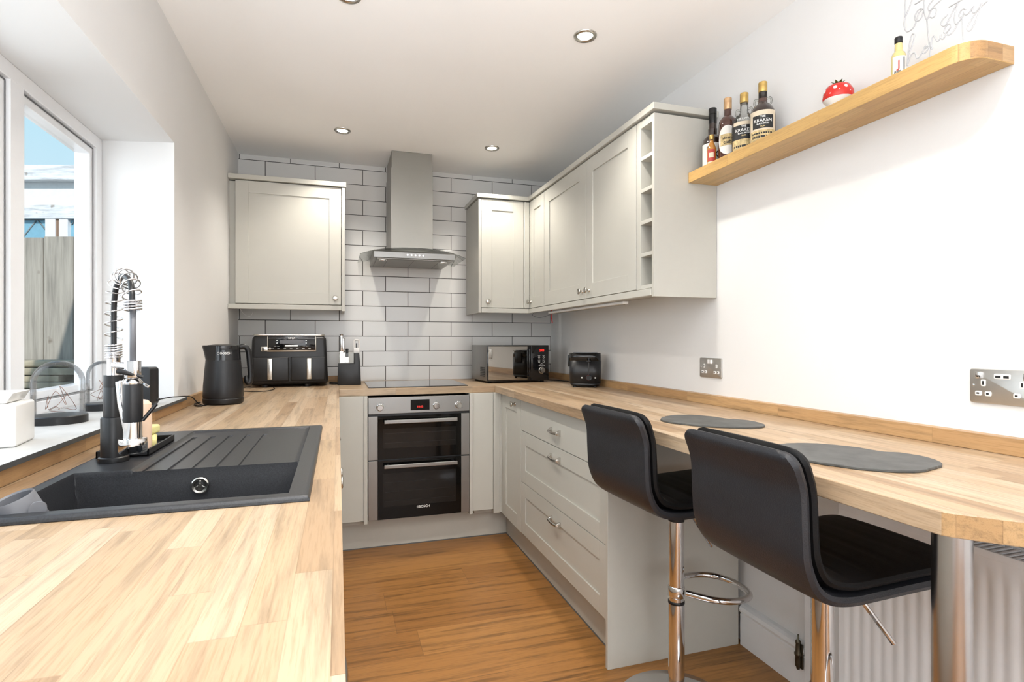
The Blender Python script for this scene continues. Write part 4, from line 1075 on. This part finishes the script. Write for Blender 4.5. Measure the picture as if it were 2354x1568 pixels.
for k in range(60):
    y = ya + .01 + k * .0163
    add_box(b, 1.457, 1.539, y, y + .007, zc + .008, zc + .014, mtx=None)
obj('top_grille', b, M['gloss'], t, True)
b = BM()
for y in (.45, 1.2): add_box(b, 1.545, 1.5475, y, y + .03, .2, .65)
obj('wall_bracket', b, M['steel'], t, True)

# ------------------------------------------------------------ shelf and things on it
t = thing('wall_shelf', 'thick floating oak shelf on the right wall', 'shelf', (1.5, 1.45, 1.895))
b = BM()
ox, oy = 1.424, .912; r_ = .055
corner = [(ox + r_ - r_ * math.cos(a), oy + r_ - r_ * math.sin(a)) for a in [PI / 2 * k / 10 for k in range(11)]]
add_prism(b, [(1.424, 2.0155)] + corner + [(1.5695, .912), (1.5695, 2.0155)], 1.894, 1.9375, bev=.0015)
b.normal_update()
for f in b.faces:
    if abs(f.normal.z) < .3 and f.normal.y < -.75: f.material_index = 1
obj('board', b, [M['shelf'], M['oakend']], t, True)
ZH = 1.938
def bottle(name, label, loc, prof, mat, cap=None, capmat='goldcap', label_rng=None, labmat='whitelabel', group='bottles on the shelf', texts=(), fill=None, extra=None, rot=0, labang=2.2, labr=None, oval=False):
    t = thing(name, label, 'bottle', loc, rot, group)
    b = BM(); add_lathe(b, prof, seg=32); obj('glass_body', b, M[mat], t, False, 'auto')
    if fill: b = BM(); add_lathe(b, fill[0], seg=28); obj('liquid', b, M[fill[1]], t, False, 'auto')
    b = BM(); r, z0, z1 = cap; add_lathe(b, [(r * .98, z0), (r, z0 + .002), (r, z1 * .62 + z0 * .38), (r * .95, z1 * .6 + z0 * .4), (r, z1 * .58 + z0 * .42), (r, z1 - .002), (r * .9, z1), (0, z1)], seg=24); obj('cap', b, M[capmat], t, False, 'auto')
    fa = math.radians(-132) - rot      # towards the room
    if label_rng:
        z0, z1 = label_rng; R = (labr or prof[2][0]) + .0006; b = BM(); n = 24; v0 = None
        for k in range(n + 1):
            a = fa - labang / 2 + labang * k / n
            hh = (z1 - z0) / 2 * (math.sqrt(max(.002, 1 - (2 * k / n - 1) ** 2)) if oval else 1); zm = (z0 + z1) / 2
            v = [b.verts.new((R * math.cos(a), R * math.sin(a), z)) for z in (zm - hh, zm + hh)]
            if v0: f = b.faces.new((v0[0], v[0], v[1], v0[1])); f.smooth = True
            v0 = v
        lo = obj('label', b, M[labmat], t)
        for (s, size, z, mt, da) in texts:
            bt = bend_text(s, size, R + .0006, fa + da, z); obj('lettering', bt, M[mt], lo)
        if extra:
            for (zz0, zz1, a0, a1, mt) in extra:
                b = BM(); v0 = None
                for k in range(13):
                    a = fa + a0 + (a1 - a0) * k / 12; v = [b.verts.new(((R + .0004) * math.cos(a), (R + .0004) * math.sin(a), z)) for z in (zz0, zz1)]
                    if v0: b.faces.new((v0[0], v[0], v[1], v0[1]))
                    v0 = v
                obj('label_band', b, M[mt], lo)
    return t
jug = [(0, 0), (.040, 0), (.0445, .006), (.0455, .06), (.0455, .105), (.043, .125), (.034, .145), (.020, .158), (.0155, .166), (.0145, .20), (0, .20)]
JL = [('THE', .010, .098, 'inkwhite', 0), ('KRAKEN', .0165, .084, 'inkwhite', 0), ('BLACK SPICED', .0065, .072, 'inkwhite', 0), ('RUM', .0075, .063, 'inkgold', 0)]
JE = [(.104, .122, -1.05, 1.05, 'cream'), (.056, .104, -.80, .80, 'ink'), (.008, .050, -1.05, 1.05, 'goldlabel'), (.022, .030, -.9, .9, 'ink'), (.036, .042, -.9, .7, 'ink')]
def jug_handles(t):
    for s in (-1, 1):
        b = BM(); add_tube(b, catmull([(s * .0145, 0, .176), (s * .025, 0, .180), (s * .029, 0, .169), (s * .027, 0, .158), (s * .022, 0, .153)], 5), .0036, 8); o = obj('loop_handle', b, M['bottleglass'], t, False, True); o.rotation_euler = (0, 0, math.radians(-50))
k1 = bottle('spirit_bottle', 'dark jug shaped rum bottle with loop handles, rightmost of the bottle group', (1.50, 1.668, ZH), jug, 'rum', (.0155, .203, .240), 'goldcap', (.008, .122), 'cream', texts=JL, extra=JE, labr=.0456)
jug_handles(k1)
b = BM(); add_lathe(b, [(.0158, .166), (.0152, .178), (.0150, .179)], seg=24, close=False); obj('neck_liquid', b, M['rumred'], k1, False, True)
b = BM(); add_lathe(b, [(.0152, .179), (.0150, .203)], seg=24, close=False); obj('neck_glass', b, M['bottleglass'], k1, False, True)
k2 = bottle('spirit_bottle', 'clear jug shaped rum bottle with black label between two dark bottles', (1.498, 1.764, ZH), jug, 'bottleglass', (.0155, .203, .240), 'goldcap', (.008, .104), 'ink', texts=JL, extra=[(.104, .118, -.9, .9, 'cream'), (.008, .050, -1.05, 1.05, 'goldlabel'), (.020, .028, -.9, .9, 'ink')], labr=.0456)
jug_handles(k2)
bt = bend_text('KRAKEN', .013, .0405, math.radians(-132), .128); obj('lettering', bt, M['inkwhite'], k2)
bottle('spirit_bottle', 'tall brown rum bottle with oval white and gold label', (1.50, 1.860, ZH),
       [(0, 0), (.033, 0), (.0355, .005), (.036, .06), (.036, .150), (.033, .168), (.022, .184), (.0145, .190), (.0135, .22), (0, .22)], 'rumred', (.0152, .215, .262), 'copcap',
       (.028, .142), 'whitelabel', texts=[('havana', .0165, .092, 'ink', 0), ('club', .0185, .075, 'ink', 0)], extra=[(.062, .108, -.8, .8, 'goldlabel')], labang=2.3, oval=True)
bottle('spirit_bottle', 'black spiced rum bottle with long black cap beside the end panel', (1.495, 1.948, ZH),
       [(0, 0), (.038, 0), (.0405, .006), (.041, .06), (.041, .100), (.038, .122), (.026, .138), (.0185, .142), (.0185, .168), (.0165, .170), (.0155, .20), (0, .20)], 'rum', (.0165, .190, .255), 'blackgloss',
       (.012, .100), 'whitelabel', texts=[('X', .045, .05, 'ink', .35), ('1', .03, .075, 'ink', -.45)], labang=2.6)
b = BM()
bottle('miniature_bottle', 'tiny amber rum miniature in front of the black cap bottle', (1.457, 1.905, ZH),
       [(0, 0), (.0165, 0), (.018, .003), (.018, .03), (.018, .066), (.014, .080), (.0085, .092), (.0075, .102), (0, .102)], 'amber', (.0095, .106, .125), 'goldcap',
       (.014, .062), 'inkred', group='miniature bottles', extra=[(.028, .048, -.5, .5, 'cream'), (.004, .012, -.9, .9, 'cream')], labang=1.7)
bottle('miniature_bottle', 'tiny pale tequila miniature with black cap, red J label, near the wire sign', (1.472, 1.128, ZH),
       [(0, 0), (.0165, 0), (.0178, .003), (.0178, .03), (.0178, .064), (.015, .073), (.0098, .079), (.0088, .100), (0, .100)], 'tequila', (.0098, .102, .118), 'black',
       (.008, .060), 'whitelabel', group='miniature bottles', texts=[('J', .030, .036, 'inkred', -.15), ('JOSE', .0075, .017, 'ink', -.3)], extra=[(.012, .056, .45, .62, 'ink')], labang=2.0)
# strawberry mushroom pot
t = SPOT = thing('strawberry_pot', 'small red and white spotted strawberry mushroom pot on the shelf', 'ornament', (1.492, 1.338, ZH))
b = BM(); add_lathe(b, [(0, 0), (.026, 0), (.029, .012), (.034, .024), (.046, .034), (.0485, .038), (0, .040)], seg=40); obj('stem', b, M['white'], t, False, 'auto')
b = BM(); add_lathe(b, [(.0490, .038), (.0505, .044), (.0475, .064), (.038, .080), (.022, .087), (0, .088)], seg=40, close=False); cp = obj('cap', b, M['red'], t, False, True)
b = BM(); random.seed(3)
def cap_r(z):
    P = [(.0490, .038), (.0505, .044), (.0475, .064), (.038, .080), (.022, .087)]
    for (r0, z0), (r1, z1) in zip(P, P[1:]):
        if z0 <= z <= z1: return r0 + (r1 - r0) * (z - z0) / (z1 - z0)
    return .02
for (deg, z, r) in ((-150, .066, .0065), (-107, .066, .006), (-133, .056, .0022), (-168, .050, .0022), (-90, .052, .002), (-200, .064, .006), (-60, .064, .006), (0, .066, .006), (60, .06, .005), (120, .066, .006)):
    a = math.radians(deg); R = cap_r(z); p = Vector((R * math.cos(a), R * math.sin(a), z)); nrm = Vector((math.cos(a), math.sin(a), .35)).normalized()
    add_lathe(b, [(0, .0012), (r * .8, .0009), (r, 0), (0, -.001)], seg=16, mtx=Matrix.Translation(p) @ nrm.to_track_quat('Z', 'Y').to_matrix().to_4x4())
    obj('spot', b, M['white'], cp, False, True); b = BM()
b = BM()
for k in range(6):
    a = 2 * PI * k / 6 + .3
    t_ = BM(); p = [(0, -.004, 0), (.012, -.005, .004), (.022, 0, .010), (.012, .005, .004), (0, .004, 0)]
    up = [t_.verts.new((q[0], q[1], q[2] + .0015)) for q in p]; dn = [t_.verts.new(q) for q in p]
    t_.faces.new(up); t_.faces.new(dn[::-1])
    for i in range(5): t_.faces.new((dn[i], dn[(i + 1) % 5], up[(i + 1) % 5], up[i]))
    merge(b, t_, mtx=Matrix.Translation((0, 0, .088)) @ Matrix.Rotation(a, 4, 'Z'))
add_tube(b, [(0, 0, .087), (.002, 0, .098)], .0025, 8)
obj('leaf', b, M['leaf'], t)

SPOT.scale = (.87, .87, .96)
# wire sign
t = thing('wire_sign', 'white tube script sign reading lets stay home on the shelf', 'sign', (1.475, 1.0, ZH))
b = BM(); add_box(b, 1.440, 1.500, .932, 1.092, ZH, ZH + .006, .001); obj('base', b, M['white'], t, True)
SIGN = [[(1.11, 2.1589), (1.1104, 2.1493), (1.1125, 2.1261), (1.1128, 2.1034), (1.1142, 2.0813), (1.1092, 2.0639), (1.1018, 2.0591), (1.0903, 2.0618), (1.0823, 2.0735), (1.0759, 2.0907), (1.068, 2.0973), (1.0656, 2.0968), (1.0696, 2.1014), (1.0775, 2.1012), (1.0839, 2.0936), (1.0855, 2.0833), (1.0807, 2.0755), (1.0727, 2.0738), (1.0656, 2.0817), (1.0617, 2.0953), (1.0602, 2.1102), (1.0602, 2.126)], [(1.0903, 2.1472), (1.0936, 2.1362), (1.1067, 2.1114), (1.1128, 2.1018)], [(1.0602, 2.126), (1.0602, 2.0913), (1.0578, 2.0742), (1.054, 2.0654), (1.0493, 2.0694), (1.0447, 2.0793), (1.0371, 2.0875), (1.0281, 2.0915), (1.0178, 2.0939)], [(1.0855, 2.1226), (1.0759, 2.1229), (1.068, 2.1235), (1.0602, 2.1237)], [(1.0326, 2.1097), (1.0402, 2.1048), (1.047, 2.0994), (1.0498, 2.0932), (1.0478, 2.0839), (1.0387, 2.0844), (1.0311, 2.0806), (1.0292, 2.0736), (1.0326, 2.0628), (1.0402, 2.0612), (1.0455, 2.0665)], [(1.0017, 2.048), (1.0134, 2.0423), (1.0178, 2.034), (1.0134, 2.0259), (1.0061, 2.0246), (0.9946, 2.0402), (0.9846, 2.0556), (0.9776, 2.0635), (0.9825, 2.0484), (0.9854, 2.032), (0.9846, 2.0181), (0.9811, 2.0129), (0.9756, 2.0153), (0.9693, 2.0208), (0.9652, 2.0237)], [(0.9598, 2.0361), (0.9638, 2.0409), (0.9707, 2.0394), (0.9746, 2.0319), (0.9728, 2.0242), (0.9666, 2.0252), (0.9636, 2.0338), (0.9618, 2.0262), (0.957, 2.0227), (0.9503, 2.0255), (0.945, 2.0312), (0.9407, 2.0343), (0.9447, 2.0267), (0.943, 2.0196), (0.937, 2.018), (0.9305, 2.0243), (0.924, 2.0324), (0.9292, 2.0164), (0.9357, 1.9998), (0.9443, 1.9842), (0.9516, 1.9794), (0.9564, 1.9863), (0.953, 1.9962), (0.9436, 2.0086), (0.9305, 2.0215), (0.9227, 2.0256), (0.9124, 2.0296)], [(0.9989, 2.0653), (0.9832, 2.0653), (0.9666, 2.0652)], [(1.1042, 1.9683), (1.1059, 1.971), (1.1037, 1.996), (1.1018, 2.0145), (1.0968, 2.0363), (1.092, 2.0463), (1.0871, 2.0432), (1.0874, 2.0329), (1.0936, 2.0136), (1.1026, 1.9962), (1.1042, 1.9735), (1.1026, 1.9776), (1.096, 1.9914), (1.0879, 1.9946), (1.0831, 1.9874), (1.0807, 1.9763), (1.0743, 1.9747), (1.0664, 1.9823), (1.0586, 1.9926), (1.0532, 1.9953), (1.0578, 1.9961), (1.0602, 1.9934), (1.0567, 1.9898), (1.0516, 1.993)], [(1.0656, 1.9866), (1.0617, 1.9796), (1.0547, 1.9812), (1.0486, 1.9906), (1.0444, 1.9921), (1.0447, 2.0012), (1.0429, 1.9823), (1.039, 1.9818), (1.0425, 1.9906), (1.0399, 2.008), (1.0356, 2.0117), (1.0311, 2.0019), (1.0263, 1.9929), (1.02, 1.9983), (1.0189, 2.0063), (1.0192, 1.9987), (1.0134, 1.9923), (1.0068, 1.9983), (1.0039, 2.0013)], [(1.0119, 2.0079), (1.0046, 2.004), (0.996, 2.0107), (0.9943, 2.0186), (1.0, 2.0235), (1.0068, 2.0189), (1.0093, 2.0095), (1.0046, 1.9991), (0.9974, 1.9945), (0.9868, 1.9997), (0.9783, 2.0124)], [(1.054, 2.0654), (1.0432, 1.942)], [(0.968, 2.0237), (0.9645, 1.942)]]
b = BM()
for s in SIGN:
    if len(s) > 2: add_tube(b, catmull([(1.475, y, z) for y, z in s], 5), .0016, 8)
obj('script_tube', b, M['neon'], t, True, True)
b = BM()
for s in SIGN:
    if len(s) == 2: add_tube(b, [(1.475, y, z) for y, z in s], .0014, 8)
obj('support_rod', b, M['neon'], t, True, True)

# ------------------------------------------------------------ sockets
def socket(loc, rot, label, kind):
    t = thing('wall_socket', label, 'socket', loc, rot, 'double sockets on the right wall')
    w, h = (.147, .087)
    b = BM(); add_prism(b, rrect(w, h, .006, 4), -.006, 0, 'Y', bev=.003); obj('plate', b, M['plate'], t, False, 'auto')
    for s in (-1, 1):
        b = BM()
        add_prism(b, rrect(.011, .017, .003, 3, s * .042, .008), -.0072, -.0055, 'Y', bev=.0004)
        for q in (-1, 1): add_prism(b, rrect(.015, .012, .003, 3, s * .042 + q * .011, -.019), -.0072, -.0055, 'Y', bev=.0004)
        so = obj('socket_insert', b, M['white'], t, False, 'auto')
        b = BM(); add_box(b, s * .042 - .002, s * .042 + .002, -.0076, -.0070, .003, .013)
        for q in (-1, 1): add_box(b, s * .042 + q * .011 - .004, s * .042 + q * .011 + .002, -.0076, -.0070, -.021, -.017)
        obj('pin_hole', b, M['ink'], so)
        b = BM(); add_box(b, (s * .0085 if kind == 0 else s * .052) - .006, (s * .0085 if kind == 0 else s * .052) + .006, -.011, -.0055, .018, .036, .0015); obj('switch', b, M['chrome'] if kind else M['white'], t, False, 'auto')
    if kind:
        b = BM(); add_prism(b, rrect(.036, .013, .003, 3, 0, .026), -.0072, -.0055, 'Y', bev=.0004); us = obj('usb_port', b, M['white'], t)
        b = BM(); add_box(b, -.0145, -.003, -.0078, -.0071, .022, .028); add_box(b, .003, .0145, -.0078, -.0071, .022, .028); obj('port_slot', b, M['ink'], us)
    b = BM()
    for s in (-1, 1): add_lathe(b, [(0, -.0015), (.003, -.001), (.0035, 0), (0, 0)], seg=12, mtx=Matrix.Translation((s * .0655, -.006, .001)) @ Matrix.Rotation(-PI / 2, 4, 'X'))
    obj('screw', b, M['chrome'], t, False, 'auto')
socket((XR - .0005, 2.054, 1.103), -PI / 2, 'brushed steel double socket on the right wall nearer the toaster', 0)
socket((XR - .0005, .934, 1.106), -PI / 2, 'brushed steel double socket with usb ports, cut by the right frame edge', 1)

# ------------------------------------------------------------ downlights
dl = thing('downlight', 'lit chrome ceiling downlight, largest and nearest of the right pair', 'downlight', (.945, 2.02, ZC), 0, 'ceiling downlights')
b = BM(); add_lathe(b, [(.029, -.0005), (.033, -.006), (.042, -.0075), (.0465, -.003), (.047, 0)], seg=40, close=False); obj('bezel', b, M['satin'], dl, False, True)
b = BM(); add_lathe(b, [(0, -.003), (.029, -.003), (.029, -.0005), (0, -.0005)], seg=32); obj('lens', b, M['bulb'], dl, False, 'auto')
locs = [((.025, 3.35), 'lit ceiling downlight above the left wall cabinet corner', 1), ((.93, 3.37), 'lit ceiling downlight near the hood and right wall cabinets', 1), ((.035, 2.035), 'ceiling downlight cut off by the top edge of the frame', 1), ((.035, .7), 'ceiling downlight over the near left worktop', 0), ((.945, .7), 'ceiling downlight over the near bar stool', 0), ((.49, -.8), 'ceiling downlight behind the viewer', 0)]
allp = [(.945, 2.02)]
for (x, y), lb, g in locs:
    c = copy_tree(dl); c.location = (x, y, ZC); tag(c, lb, 'downlight', 'ceiling downlights'); allp.append((x, y))
for i, (x, y) in enumerate(allp):
    lamp('downlight_beam', 'SPOT', (x, y, ZC - .02), 27, (1, .94, .85), rot=(0, 0, 0), spot_size=math.radians(125), spot_blend=.7, shadow_soft_size=.03)

# ------------------------------------------------------------ outdoors
RG = -.3057
b = BM(); add_box(b, -9, -.951, -3, 9, -.12, -.02); tag(obj('garden_ground', b, M['ground'], loc=(-5, 3, -.1)), 'dark garden soil outside the window', 'ground')
bpy.data.objects['garden_ground']['kind'] = 'structure'
t = thing('garden_fence', 'weathered grey vertical board fence outside the window', 'fence', (-1.59, 3.44, 0), RG)
edges = [-4.75, -4.585, -4.42, -4.255, -4.09, -3.925, -3.76, -3.595, -3.43, -3.265, -3.10, -2.935, -2.77, -2.605, -2.44, -2.275, -2.11, -1.945, -1.78, -1.615, -1.45, -1.28, -1.11, -.945, -.78, -.62, -.46, -.30, -.155, .012, .170, .325, .46]
for i in range(len(edges) - 1):
    b = BM(); x0, x1 = edges[i], edges[i + 1]; add_box(b, x0 + .0045, x1 - .0045, (i % 2) * .004, .02, 0, 1.752 - (i % 3) * .002, .001)
    obj('fence_board', b, M['fence'], t)
b = BM(); 
for z in (.4, 1.0, 1.55): add_box(b, -4.75, .46, .021, .06, z, z + .08)
obj('fence_rail', b, M['fence'], t)
random.seed(5)
rows = [(1.098, 1.132, 'top'), (1.062, 1.096, 'second'), (1.030, 1.060, 'third'), (1.000, 1.028, 'fourth'), (.968, .998, 'fifth')]
for i, (z0, z1, nm) in enumerate(rows):
    tt = thing('timber_sleeper', '%s weathered timber of the stack in front of the fence' % nm, 'timber', (-1.42, 3.22, z0), RG, 'stacked timbers')
    b = BM()
    if i == 2: add_box(b, -.9, .19, -.05, .05, 0, z1 - z0 - .001, .003); add_box(b, .30, .42, -.05, .05, 0, z1 - z0 - .001, .003)
    else: add_box(b, -.9, .42, -.05 - .01 * (i % 2), .05, 0, z1 - z0 - .001, .012 if i == 0 else .003, 3)
    obj('beam', b, M['sleeper'], tt)
b = BM(); add_box(b, -.9, .40, -.04, .05, -.02, .966, .01); o = obj('retaining_wall', b, M['sleeper']); o.location = (-1.42, 3.22, 0); o.rotation_euler = (0, 0, RG)
tag(o, 'rough dark retaining wall below the stacked timbers', 'retaining wall')
t = thing('garage', 'white painted garage with leaded windows and flat roof beyond the fence', 'garage', (-2.84, 6.14, 0), RG)
b = BM(); add_box(b, -2.5, 1.6, .05, 3.0, 0, 2.48); add_box(b, -2.5, 1.6, .02, .06, 2.44, 2.70); obj('wall', b, M['render'], t)
b = BM(); add_box(b, -2.6, 1.7, -.06, 3.1, 2.668, 2.803, .006); obj('roof_fascia', b, M['paint_old'], t)
b = BM(); add_box(b, -2.5, 1.6, -.02, .05, 2.33, 2.455, .004)
obj('window_head', b, M['paint_old'], t)
for (x0, x1) in ((-.60, .335), (.535, 1.4)):
    b = BM(); add_box(b, x0, x1, .03, .045, 1.4, 2.325); pn = obj('window_pane', b, M['bluewin'], t)
    b = BM(); s_ = .26; x = x0 - 1.2
    while x < x1 + .2:
        for sg in (-1, 1):
            pts = []
            for q in range(25):
                zz_ = 1.42 + q * .0375; xx_ = x + (zz_ - 1.42) * sg * .8 + (1.2 if sg < 0 else 0)
                if x0 < xx_ < x1: pts.append((xx_, .026, zz_))
            if len(pts) > 1: add_tube(b, [pts[0], pts[-1]], .006, 4)
        x += s_
    obj('leading', b, M['lead'], pn)
b = BM(); add_box(b, .335, .425, -.015, .05, 1.3, 2.335, .003); add_box(b, .455, .535, -.01, .05, 1.3, 2.335, .003); obj('window_frame', b, M['whiteplastic'], t)
b = BM(); add_box(b, .425, .455, .0, .05, 1.3, 2.36); obj('timber_strip', b, M['brownjoint'], t)

for o in bpy.data.objects:
    if o.get('_fx'): del o['_fx']
